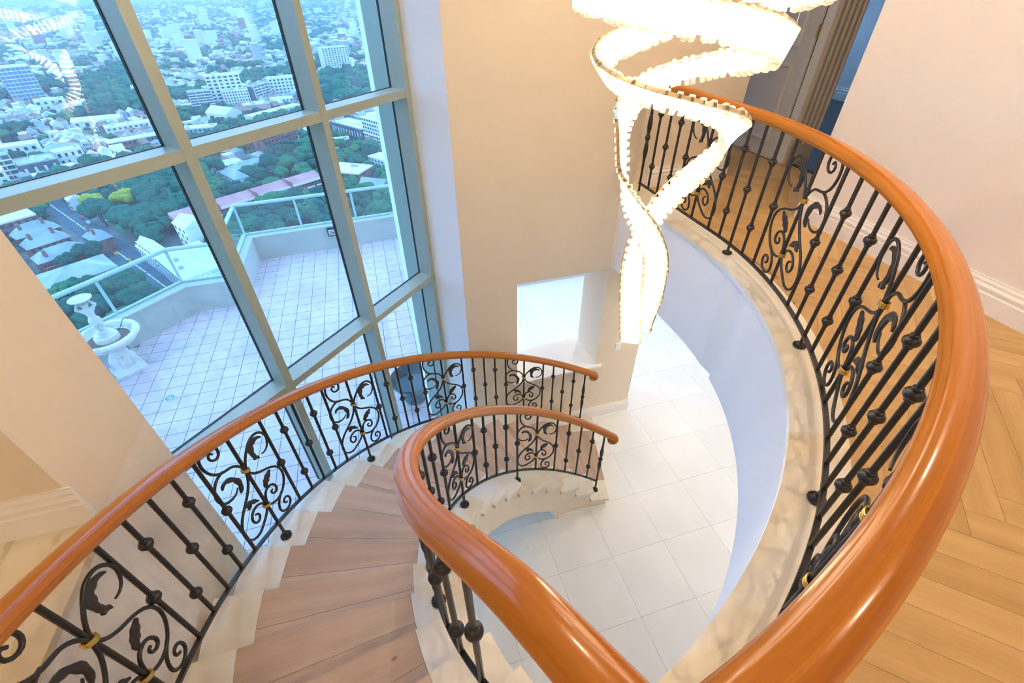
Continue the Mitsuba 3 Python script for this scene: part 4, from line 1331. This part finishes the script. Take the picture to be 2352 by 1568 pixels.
# long pink-roofed row
b = Block('apartment_row', 'long low apartment row with pink-red sheet roof and white balconies', 'apartment block', -125.0, 319.2, 34.4, 104, 11, 12, 'city_brick', 'flat', 'roof_red')
b.put('lean_roof', trimesh.Trimesh(np.array([(-0.5, -1, 11.6), (104.5, -1, 11.6), (104.5, 11.5, 15.2), (-0.5, 11.5, 15.2), (-0.5, 11.5, 11.6), (104.5, 11.5, 11.6)]), np.array([(0, 1, 2), (0, 2, 3), (3, 2, 5), (3, 5, 4), (0, 3, 4), (1, 5, 2)]), process=False), 'roof_red')
for k in range(1, 4):
    b.unit('party_wall', slab_units['city_brick'], 26 * k, 5, 13.6, 0.6, 13, 3.9)
b.windows(4, 40, 0.62, 0.5, vary=0.3)
b.put('lower_wing', box(0, 104, -6, 0, 0, 7.0), 'city_brick')
b.put('lower_roof', box(-0.3, 104.3, -6.4, -2.8, 7.0, 7.3), 'roof_red')
for r in range(3):
    for q in range(13):
        b.unit('balcony', slab_units['city_white'], 4 + 8 * q, -6.5 if r < 2 else -1.2, (0.9, 4.0, 8.2)[r], 6.4, 1.2, 0.8)
# middle-distance pieces: kind, label, wall, roof, roof material, rise, rows, cols, x, y, deg, L, D, h
MID = [
    ('house', 'white house complex with pale roofs between the park and the pink-roofed row', 'city_white', 'hip', 'roof_white', 2.5, 2, 6, -129.2, 444.3, 29.7, 24, 14, 8),
    ('house', 'wide white house with a grey hipped roof behind the trees of the middle pane', 'city_cream', 'hip', 'roof_slate', 4, 2, 7, -110.1, 432.7, 31.3, 27, 13, 8),
    ('house', 'large white house with many windows and a blue-grey roof among dark trees', 'city_white', 'hip', 'roof_slate', 4, 3, 7, -121.1, 426.5, -57.6, 28, 11, 9),
    ('shed_row', 'long low dark-grey roof running off between the trees', 'city_grey', 'hip', 'roof_grey', 3, 1, 3, -97.1, 468.8, 39.7, 46, 15, 7),
    ('brick_block', 'many-windowed brick apartment block seen under the upper transom', 'city_brick', 'flat', 'roof_grey', 3, 6, 10, -90.1, 472.2, 50.3, 40, 14, 22),
    ('warehouse', 'brick building with bright white flat roof at the right of the view', 'city_brick', 'flat', 'roof_white', 3, 3, 5, -38.0, 392.0, -33.0, 30, 22, 12),
    ('house', 'pale house with grey-green roofs just right of the white-roofed brick building', 'city_white', 'gable', 'roof_slate', 4, 2, 4, -13.5, 362.0, -33.0, 20, 12, 9),
    ('terrace_house', 'white stepped terrace row with balconies at the right edge of the view', 'city_white', 'flat', 'roof_white', 3, 3, 9, -3.6, 430.3, -57.0, 40, 14, 9.5),
    ('warehouse', 'dark brick warehouse with pale sawtooth roof beside the white apartments', 'city_dark', 'flat', 'roof_white', 3, 2, 11, -35.0, 555.4, -57.0, 54, 22, 13),
    ('house', 'small square white house with two rows of windows at the right pane', 'city_white', 'flat', 'roof_white', 3, 2, 4, -32.8, 493.4, 7.3, 15, 10, 9),
    ('apartment_block', 'dark apartment block with white window frames in the middle distance', 'city_dark', 'flat', 'roof_grey', 3, 8, 3, -202.3, 712.0, 17.4, 25, 18, 23.8),
    ('apartment_block', 'stepped white and glass apartment block standing behind the dark one', 'city_white', 'flat', 'roof_white', 3, 9, 6, -186.0, 745.0, 12.0, 40, 18, 36),
    ('apartment_block', 'pale apartment block with a regular grid of windows in the middle distance', 'city_white', 'flat', 'roof_slate', 3, 6, 9, -168.5, 731.6, 12.9, 30, 18, 20),
    ('apartment_block', 'dark apartment block with white balcony bands seen at a slant', 'city_dark', 'flat', 'roof_grey', 3, 6, 6, -135.0, 755.0, 62.0, 46, 16, 20),
    ('apartment_block', 'bright white apartment block with glazed grid left of the middle mullion', 'city_white', 'flat', 'roof_white', 3, 6, 7, -118.6, 785.1, 13.1, 36, 20, 24),
    ('low_block', 'low white podium building in front of the bright white apartments', 'city_white', 'flat', 'roof_white', 3, 2, 6, -114.7, 727.4, 6.2, 28, 16, 8),
    ('church', 'plain white church-like building with a stepped gable', 'city_white', 'gable', 'roof_white', 6, 1, 2, -174.1, 648.7, -41.0, 34, 20, 13),
    ('office', 'blue-grey office block with strip windows right above the transom', 'city_grey', 'flat', 'roof_white', 3, 3, 7, -181.7, 577.7, 5.1, 30, 16, 11),
    ('shop_row', 'ornate white shop row along a street above the upper transom', 'city_white', 'flat', 'roof_white', 3, 2, 14, -120.3, 615.1, 46.3, 71, 14, 11),
    ('shop_row', 'brick shop row with red tiled roofs behind the white one', 'city_brick', 'gable', 'roof_tile_red', 4, 2, 9, -150.8, 658.5, 7.2, 43, 14, 10),
    ('tower_block', 'white residential tower with twelve storeys among trees in the right pane', 'city_white', 'flat', 'roof_white', 3, 11, 9, -50.8, 1012.9, 22.7, 48, 20, 36),
    ('office_tower', 'blue glass office tower cut by the left edge of the view', 'blue_panel', 'flat', 'roof_white', 3, 10, 7, -452.0, 852.0, 30.0, 34, 24, 44),
    ('brick_block', 'long brick building with small windows above the left transom', 'city_brick', 'flat', 'roof_white', 3, 2, 13, -239.9, 547.7, 28.9, 50, 14, 10),
    ('apartment_block', 'low white apartments with dark balconies behind the long brick building', 'city_white', 'flat', 'roof_white', 3, 3, 9, -262.0, 610.0, 25.5, 44, 16, 11),
    ('hall', 'broad building with a dark blue flat roof at the lower left of the upper pane', 'city_dark', 'flat', 'roof_slate', 3, 2, 4, -283.0, 486.0, 32.5, 26, 26, 12),
    ('low_block', 'white flat-roofed block at the far left above the transom', 'city_white', 'flat', 'roof_white', 3, 3, 4, -300.0, 446.0, 32.0, 26, 18, 16),
    ('house', 'house with several small grey hipped roofs left of the brick building', 'city_grey', 'hip', 'roof_slate', 4, 2, 5, -288.0, 538.0, 30.0, 28, 14, 9),
    ('low_block', 'long pale flat-roofed building at the left edge beyond the trees', 'city_white', 'flat', 'roof_white', 3, 2, 8, -345.0, 545.0, 20.5, 46, 18, 12),
    ('house', 'white stepped house beside the dark blue roof', 'city_white', 'flat', 'roof_white', 3, 2, 4, -270.6, 519.0, 34.4, 20, 14, 12),
    ('apartment_block', 'dark apartment block with projecting white balconies at the far left', 'city_dark', 'flat', 'roof_grey', 3, 5, 5, -312.0, 478.0, 30.0, 28, 16, 20),
    ('shed_row', 'big pale sheet roof right of the chandelier reflection', 'city_white', 'gable', 'roof_white', 3, 1, 5, -317.2, 670.0, 10.1, 46, 20, 8),
    ('low_block', 'group of white cubic houses left of the chandelier reflection', 'city_white', 'flat', 'roof_white', 3, 2, 4, -403.2, 794.8, 20, 30, 16, 12),
]
for k, (kd, lab, wm, rt_, rm, rise, rows, cols, x, y, dg, L, D, h) in enumerate(MID):
    if wm == 'blue_panel':
        pass
    b = Block(kd, lab, kd.replace('_', ' '), x, y, dg, L, D, h, wm, rt_, rm, rise)
    dark = wm == 'city_dark'
    if dark and rows > 3:
        b.bands(rows, 'city_white', out=1.0)
        for c in range(cols + 1):
            b.unit('fin', slab_units['city_white'], L * c / cols, -0.3, h / 2, 0.5, 0.8, h)
    elif dark:
        for c in range(cols):
            b.unit('window', slab_units['roof_white'], L * (c + 0.5) / cols, 0, h * 0.55, L / cols * 0.3, 0.3, h * 0.4)
    elif wm == 'blue_panel':
        for r in range(rows):
            b.unit('band', slab_units['city_white'], L / 2, -0.1, h * (r + 0.9) / rows, L, 0.5, 0.8)
        for c in range(cols + 1):
            b.unit('fin', slab_units['city_white'], L * c / cols, -0.1, h / 2, 0.4, 0.5, h)
    else:
        b.windows(rows, cols, 0.55 if rows > 4 else 0.42, 0.52, vary=0.35)
    if rt_ == 'flat':
        b.clutter(5, 40 + k)
# white apartments at the right, with cornice bands
b = Block('apartment_block', 'tall white apartment block with cornices and many windows in the right pane', 'apartment block', -3.5, 509.0, -60.0, 38.5, 20, 25, 'city_white', 'flat', 'roof_white')
b.windows(7, 9, 0.55, 0.5)
for r in (2, 5, 6):
    b.unit('cornice', slab_units['city_white'], 19.2, -0.3, 25 * (r + 0.98) / 7, 39.5, 1.0, 0.5)
b.put('penthouse', box(4, 36, 4, 18, 25, 28.5), 'city_white')
b.clutter(6, 3)

# cars on the street
mat('car_white', (0.80, 0.80, 0.80), 0.3, spec=0.6)
mat('car_dark', (0.06, 0.07, 0.09), 0.25, spec=0.6)
mat('car_red', (0.45, 0.04, 0.05), 0.25, spec=0.6)
mat('car_orange', (0.75, 0.30, 0.04), 0.3, spec=0.6)
cs = [(-2.25, 0.35), (-2.25, 0.75), (-1.4, 0.9), (-0.8, 1.42), (0.7, 1.45), (1.35, 0.98), (2.2, 0.85), (2.28, 0.35)]
car_body = prism(sg.Polygon(cs), -0.86, 0.86)
car_body.vertices = np.stack([car_body.vertices[:, 0], car_body.vertices[:, 2], car_body.vertices[:, 1]], 1)
car_win = cat_([box(-1.15, 1.12, -0.88, 0.88, 0.98, 1.32), box(-1.2, -0.95, -0.7, 0.7, 0.98, 1.3)])
car_whl = cat_([tube([(x, y - 0.1, 0.33), (x, y + 0.1, 0.33)], 0.33, 10) for x in (-1.4, 1.4) for y in (-0.8, 0.8)])
cars = {m: (ply(car_body, m), ply(car_win, 'dark_glass'), ply(car_whl, 'gasket')) for m in ('car_white', 'car_dark', 'car_red', 'car_orange')}
CARS = [(-143.0, 279.0, 'car_white', 'white car driving on the street nearest the terrace rail'), (-137.5, 271.5, 'car_white', 'white car driving behind another on the street near the terrace rail'), (-161.5, 309.5, 'car_orange', 'orange car parked at the park side of the street'),
        (-150.5, 297.0, 'car_orange', 'orange car parked beside the street trees and white terrace'), (-197, 369, 'car_white', 'white car parked further up the street by the park'), (-205, 379.5, 'car_red', 'red car parked by the park fence'), (-216, 394, 'car_red', 'red car nearest the far end of the street'), (-178.5, 326, 'car_white', 'white car parked below the school gable'), (-170, 315, 'car_dark', 'dark car parked at the school side of the street'), (-166, 309, 'car_dark', 'dark car parked second at the school side'), (-128, 254, 'car_white', 'white car parked under the trees by the balustrade')]
for k, (x, y, m, lab) in enumerate(CARS):
    t = thing('car', lab, 'car', 'cars on the street by the park')
    tw = T().translate([x, y, ZG + 0.06]).rotate([0, 0, 1], -54.5 + (180 if k % 3 == 0 else 0))
    for nm, sh in zip(('body', 'windows', 'wheels'), cars[m]):
        put_copy(nm, sh, tw, t)

# ------------------------------------------------------------------ trees: four crown shapes, instanced
def crown(seed, n=15, flat_=0.62):
    rng = np.random.default_rng(seed)
    ms = []
    for k in range(n):
        a, e = k * 2.399, rng.uniform(-0.25, 1.0)
        rr = math.sqrt(max(0, 1 - e * e)) * rng.uniform(0.50, 0.72)
        s = trimesh.creation.icosphere(2, rng.uniform(0.30, 0.46))
        v = s.vertices
        d = meshkit.fbm(v * 5.0 + k * 9.1 + seed)
        d = np.asarray(d).reshape(-1)
        s.vertices = v * (1 + 0.75 * (d - d.mean()))[:, None]
        s.apply_scale((1, 1, 0.85))
        s.apply_translation((rr * math.cos(a), rr * math.sin(a), 0.55 + flat_ * e * 0.62))
        ms.append(s)
    return cat_(ms)


crowns = [crown(s, 15 + 2 * (s % 2), (0.62, 0.5, 0.8, 0.66)[s]) for s in range(4)]
trunk = tube([(0, 0, -0.75), (0.01, 0, 0.0), (0.0, 0.02, 0.5)], [0.07, 0.055, 0.03], 6)
LEAFM = ('leaf_dark', 'leaf_mid', 'leaf_fresh', 'leaf_gold')
for c in range(4):
    for m in LEAFM:
        if m == 'leaf_gold' and c > 1:
            continue
        scene[f'crown_group_{c}_{m}'] = {'type': 'shapegroup', 'crown': ply(crowns[c], m, smooth=60), 'trunk': ply(trunk, 'bark', smooth=40)}
road_zone = ROAD.buffer(1.5)
fp = so.unary_union(foot).buffer(0.5)
from shapely.prepared import prep
fpp, rdp, lawnp = prep(fp), prep(road_zone), prep(park_poly)
WOODS = {k: sg.Polygon(v) for k, v in {"park":[[-216.9,410.0],[-189.8,429.4],[-155.9,444.5],[-124.9,371.6],[-109.6,328.1],[-132.0,318.4],[-157.8,331.2],[-176.3,342.5],[-197.5,371.0]],"road_trees":[[-163.1,244.4],[-155.1,265.5],[-138.3,279.8],[-117.0,265.4],[-102.3,237.7],[-128.7,225.8]],"street":[[-207.8,374.3],[-205.0,377.2],[-156.9,293.7],[-161.1,289.6]],"mid":[[-157.1,480.4],[-142.1,495.1],[-114.3,395.1],[-125.2,380.3]],"red_behind":[[-107.4,434.2],[-96.8,460.5],[-45.6,491.5],[-42.6,442.6],[-78.0,413.6],[-102.6,401.0]],"red_front":[[-103.9,333.4],[-57.5,354.1],[-40.7,353.0],[-40.1,328.0],[-88.4,301.2]],"right":[[-23.1,375.1],[20.7,370.9],[16.1,302.3],[-18.3,313.4]],"right_low":[[-33.5,495.0],[3.0,475.3],[15.8,411.2],[-0.5,416.5],[-25.6,456.5]],"big":[[-60.2,941.3],[55.7,972.8],[45.3,731.9],[-45.1,690.6]],"lane":[[-434.2,1031.4],[-402.2,1114.2],[-285.2,747.3],[-291.6,680.3]]}.items()}
WL = [(k, prep(v)) for k, v in WOODS.items()]


def in_view(x, y, z, tight=False):
    d = np.array([x, y, z]) - EYE
    if not seen((x, y, z), 0.16):
        return False
    s, w = d[0] * S2 + d[1] * S2, -d[0] * S2 + d[1] * S2
    return w > 0 and (0.0 if not tight else 0.40) < s * 2.71 / w < (3.45 if not tight else 3.10) and (not tight or seen((x, y, z), 0.0))


rng = np.random.default_rng(11)
SLOTS = []
near_cells, far_cells = [], []
ang0 = math.radians(35)
cR, sR = math.cos(ang0), math.sin(ang0)
g = 11.0
for i in range(-10, 150):
    for j in range(-10, 150):
        x = -60 - i * g * 0.0
        u, v = (i - 60) * g, (j - 10) * g
        x, y = cR * u - sR * v, sR * u + cR * v
        if 215 < y < 1150 and in_view(x, y, ZG + 4) and math.hypot(x, y) < 1150:
            near_cells.append((x + rng.uniform(-2.5, 2.5), y + rng.uniform(-2.5, 2.5), i, j))
near_cells.sort(key=lambda c: math.hypot(c[0], c[1]))


def wood_noise(x, y):
    return (math.sin(x * 0.021 + 1.3) * math.sin(y * 0.017 + 0.6) + 0.6 * math.sin(x * 0.043 - y * 0.031) + 0.4 * math.sin(y * 0.06 + x * 0.02 + 2))


trees, houses = [], []
for (x, y, i, j) in near_cells:
    p = sg.Point(x, y)
    if fpp.contains(p) or rdp.contains(p):
        continue
    gap = fp.distance(p)
    w = [k for k, pz in WL if pz.contains(p)]
    if lawnp.contains(p) and math.hypot(x + 170, y - 366) < 15:
        continue
    r = math.hypot(x, y)
    if w or r < 440 or wood_noise(x, y) > 0.25:
        if w or rng.random() < (0.9 if r > 430 else 0.8):
            if gap < 3.5:
                continue
            kind = 1 if w and w[0] in ('park', 'road_trees', 'street') else int(rng.integers(0, 3))
            trees.append((x, y, min(rng.uniform(5.4, 8.4) * (1.15 if w else 0.95), gap + 1.5), kind, w[0] if w else 'suburb'))
    elif rng.random() < 0.88 and gap > 6:
        if i % 6 == 0 or j % 9 == 0:
            if rng.random() < 0.55:
                trees.append((x, y, rng.uniform(3.0, 5.0), int(rng.integers(0, 3)), 'suburb'))
        else:
            houses.append((x, y, rng.uniform(6.5, 9.6), rng.uniform(8.0, 11.5), rng.uniform(5, 9), int(rng.integers(0, 6)), 35 + 90 * int(rng.integers(0, 2)) + rng.normal() * 4))
GOLD = [(-197.5, 387.0, 8.0, 3, 'park'), (-176.0, 385.5, 8.6, 3, 'park'), (-127, 341.0, 6.0, 3, 'park')]
for gx, gy, *_ in GOLD[:2]:
    trees = [t for t in trees if math.hypot(t[0] - gx, t[1] - gy) > 12]
trees.sort(key=lambda t: (not in_view(t[0], t[1], ZG + 8, True), math.hypot(t[0], t[1])))
houses.sort(key=lambda t: (not in_view(t[0], t[1], ZG + 4, True), math.hypot(t[0], t[1])))
trees = GOLD + trees
TL = {'park': ('broad leafy tree in the park seen from far above', 'trees in the park'), 'road_trees': ('leafy tree standing between the street and the terrace rail', 'trees below the terrace rail'), 'street': ('street tree in the row along the school', 'street trees by the school'),
      'mid': ('dark tree left of the pink-roofed row', 'trees left of the pink roof'), 'red_behind': ('dense tree behind the pink-roofed row', 'trees behind the pink roof'), 'red_front': ('tree in front of the pink-roofed row', 'trees before the pink roof'),
      'right': ('tree behind the terrace rail at the right of the view', 'trees at the right of the view'), 'right_low': ('tree among the white houses of the right pane', 'trees among white houses'), 'big': ('big dark tree below the white residential tower', 'trees below the residential tower'),
      'lane': ('tree in the wooded strip seen through the chandelier reflection', 'trees of the wooded strip'), 'suburb': ('garden tree among the houses of the city', 'garden trees of the city')}
stuff_tree = []
lowico = trimesh.creation.icosphere(1, 1.0)
rest_n = 0
for k, (x, y, r, kind, where) in enumerate(trees):
    sz = rng.uniform(0.85, 1.1)
    zc = ZG + r * 0.75 * sz
    c = int(rng.integers(0, 4)) if kind < 3 else k % 2
    tw = T().translate([x, y, zc]).rotate([0, 0, 1], float(rng.uniform(0, 360))).scale([r, r, r * sz])
    inst = {'type': 'instance', 'to_world': tw, 'grp': {'type': 'ref', 'id': f'crown_group_{c}_{LEAFM[kind]}'}}
    if k < 300:
        t = numbered('tree')
        scene[t] = inst
        if kind == 3:
            tag(t, ('golden-yellow tree in the park, the left of the two', 'yellow-green tree in the park, the right of the two', 'small golden tree at the near end of the pink roof')[k], 'tree')
        else:
            tag(t, TL[where][0], 'tree', TL[where][1])
    else:
        rest_n += 1
        scene[f'distant_trees__{rest_n:03d}'] = inst
tag('distant_trees', 'hundreds of trees spread between the houses of the city', 'trees', kind='stuff')

HW = ('city_white', 'city_cream', 'city_white', 'city_brick', 'city_white', 'city_grey')
HR = ('roof_white', 'roof_tile_red', 'roof_slate', 'roof_tile_red', 'roof_white', 'roof_grey')
HL = ('small white house with a pale flat roof in the city', 'small cream house with a red tiled roof in the city', 'small white house with a slate-grey roof in the city', 'small brick house with a red tiled roof in the city', 'small white house with a bright gabled roof in the city', 'small grey house with a grey roof in the city')
wall_u = [ply(box(-0.5, 0.5, -0.5, 0.5, 0, 1), m) for m in HW]
roof_shapes = []
for q in range(6):
    if q == 0:
        m = box(-0.53, 0.53, -0.53, 0.53, 1.0, 1.06)
    else:
        m = hip(1, 1, 0, 0.42, 0.05, gable=q in (3, 4))
        m.apply_translation((-0.5, -0.5, 1.0))
    roof_shapes.append(m)
roof_u = [ply(m, HR[q]) for q, m in enumerate(roof_shapes)]
win_band = [ply(cat_([box(-0.36 + 0.26 * c, -0.20 + 0.26 * c, -0.512, 0.512, 0.16 + 0.42 * r, 0.38 + 0.42 * r) for c in range(3) for r in range(2)]), 'dark_glass')]
buck = {}
for k, (x, y, a, b_, h, q, dg) in enumerate(houses):
    tw = T().translate([x, y, ZG]).rotate([0, 0, 1], dg).scale([a, b_, h])
    if k < 300:
        t = thing('house_small', HL[q], 'house', 'small houses of the city, ' + HW[q].split('_')[1] + ' ' + str(q))
        put_copy('walls', wall_u[q], tw, t)
        put_copy('roof', roof_u[q], tw, t)
        put_copy('windows', win_band[0], tw, t)
    else:
        M = np.array(tw.matrix)
        for m, mm in ((box(-0.5, 0.5, -0.5, 0.5, 0, 1), HW[q]), (roof_shapes[q], HR[q])):
            m = m.copy()
            m.apply_transform(M)
            buck.setdefault(mm, []).append(m)

# farther out: houses and crowns thin into one mesh per material
far_tree = {m: [] for m in LEAFM[:3]}
lo = trimesh.creation.icosphere(1, 1.0)
lo.vertices[:, 2] *= 0.8
R = 1150.0
while R < 5200:
    step = 11.0 * (R / 1000.0) ** 0.8 + 5
    na = int(R * 0.66 / step)
    for q in range(na):
        a = math.radians(86.0) + (q + rng.random()) / na * 0.66
        rr = R + rng.uniform(-0.5, 0.5) * step
        x, y = rr * math.cos(a), rr * math.sin(a)
        if not in_view(x, y, ZG + 5):
            continue
        wn = wood_noise(x * 0.55, y * 0.4)
        if rng.random() < (0.82 if wn > 0.1 else 0.38):
            m = lo.copy()
            s = rng.uniform(4.0, 8.0) * (1 + (R - 1150) / 4500)
            m.apply_scale((s, s, s * 0.8))
            m.apply_translation((x, y, ZG + s * 0.6))
            far_tree[LEAFM[int(rng.integers(0, 3))]].append(m)
        else:
            s = 1 + (R - 1150) / 3500
            big = rng.random() < 0.04
            w_, d_, h_ = rng.uniform(8, 16) * s * (1.6 if big else 1), rng.uniform(8, 14) * s, (rng.uniform(14, 40) if big else rng.uniform(5, 9))
            qd = int(rng.integers(0, 6))
            M = np.array(T().translate([x, y, ZG]).rotate([0, 0, 1], float(35 + 90 * int(rng.integers(0, 2)) + rng.normal() * 8)).scale([w_, d_, h_]).matrix)
            for m, mm in ((box(-0.5, 0.5, -0.5, 0.5, 0, 1), HW[qd]), (roof_shapes[0 if big else qd], HR[0 if big else qd])):
                m = m.copy()
                m.apply_transform(M)
                buck.setdefault(mm, []).append(m)
    R += step
for k, (mm, ms) in enumerate(sorted(buck.items())):
    put('distant_houses__' + mm.replace('city_', 'walls_').replace('roof_', 'roofs_'), cat_(ms), mm)
tag('distant_houses', 'countless small houses spreading to the hazy horizon', 'houses', kind='stuff')
for m, ms in far_tree.items():
    put('horizon_trees__' + m, cat_(ms), m, smooth=True)
tag('horizon_trees', 'countless trees thinning into the haze towards the horizon', 'trees', kind='stuff')

# ------------------------------------------------------------------ summer haze over the city
HAZE = 1.0 / 4200.0
scene['haze'] = {'type': 'cube', 'to_world': T().translate([-1500, 3300, ZG + 60.0]).scale([4500, 3200, 62.0]), 'bsdf': {'type': 'null'},
                 'interior': {'type': 'homogeneous', 'albedo': rgb(0.90, 0.95, 0.97), 'sigma_t': rgb(HAZE, HAZE, HAZE)}}
tag('haze', 'thin blue haze lying over the city', 'haze')

# ------------------------------------------------------------------ recessed ceiling lamps
lamp_disc = lathe([(0.0, 0.0), (0.045, 0.0)], 20)
lamp_disc.faces = lamp_disc.faces[:, ::-1]
trim_m = lathe([(0.045, 0.006), (0.045, -0.004), (0.060, -0.006), (0.064, 0.0), (0.064, 0.006)], 24)


def downlight(x, y, z, power, color, label, group):
    t = thing('ceiling_light', label, 'ceiling light', group)
    a = PI * 0.045 ** 2
    m = lathe([(0.0, 0.0), (0.045, 0.0)], 20)
    if m.face_normals[:, 2].mean() > 0:
        m.faces = m.faces[:, ::-1]
    m.apply_translation((x, y, z - 0.004))
    put('lens', m, 'plastic_white', t, emitter={'type': 'area', 'radiance': rgb(*[power * c / (PI * a) for c in color])})
    put('trim_ring', trim_m.copy().apply_translation((x, y, z - 0.004)), 'plastic_white', t)


for (x, y) in ((2.85, 2.9), (2.75, 1.4), (2.2, -0.2), (0.6, -1.0), (-0.9, -1.1), (0.4, 1.9), (1.3, 3.1), (-3.4, -1.6)):
    downlight(x, y, H_CEIL, LAMP_UP, WARM, 'round recessed lamp in the upper ceiling', 'lamps of the upper ceiling')
for (x, y) in ((3.4, 2.0), (3.2, 0.3), (3.3, 3.4), (4.6, 2.4), (4.6, 4.4), (3.0, 5.6), (1.6, 5.4), (4.6, 0.6)):
    downlight(x, y, H_SOFFIT, LAMP_LOW, NEUTRAL, 'round recessed lamp in the lower ceiling', 'lamps of the lower ceiling')
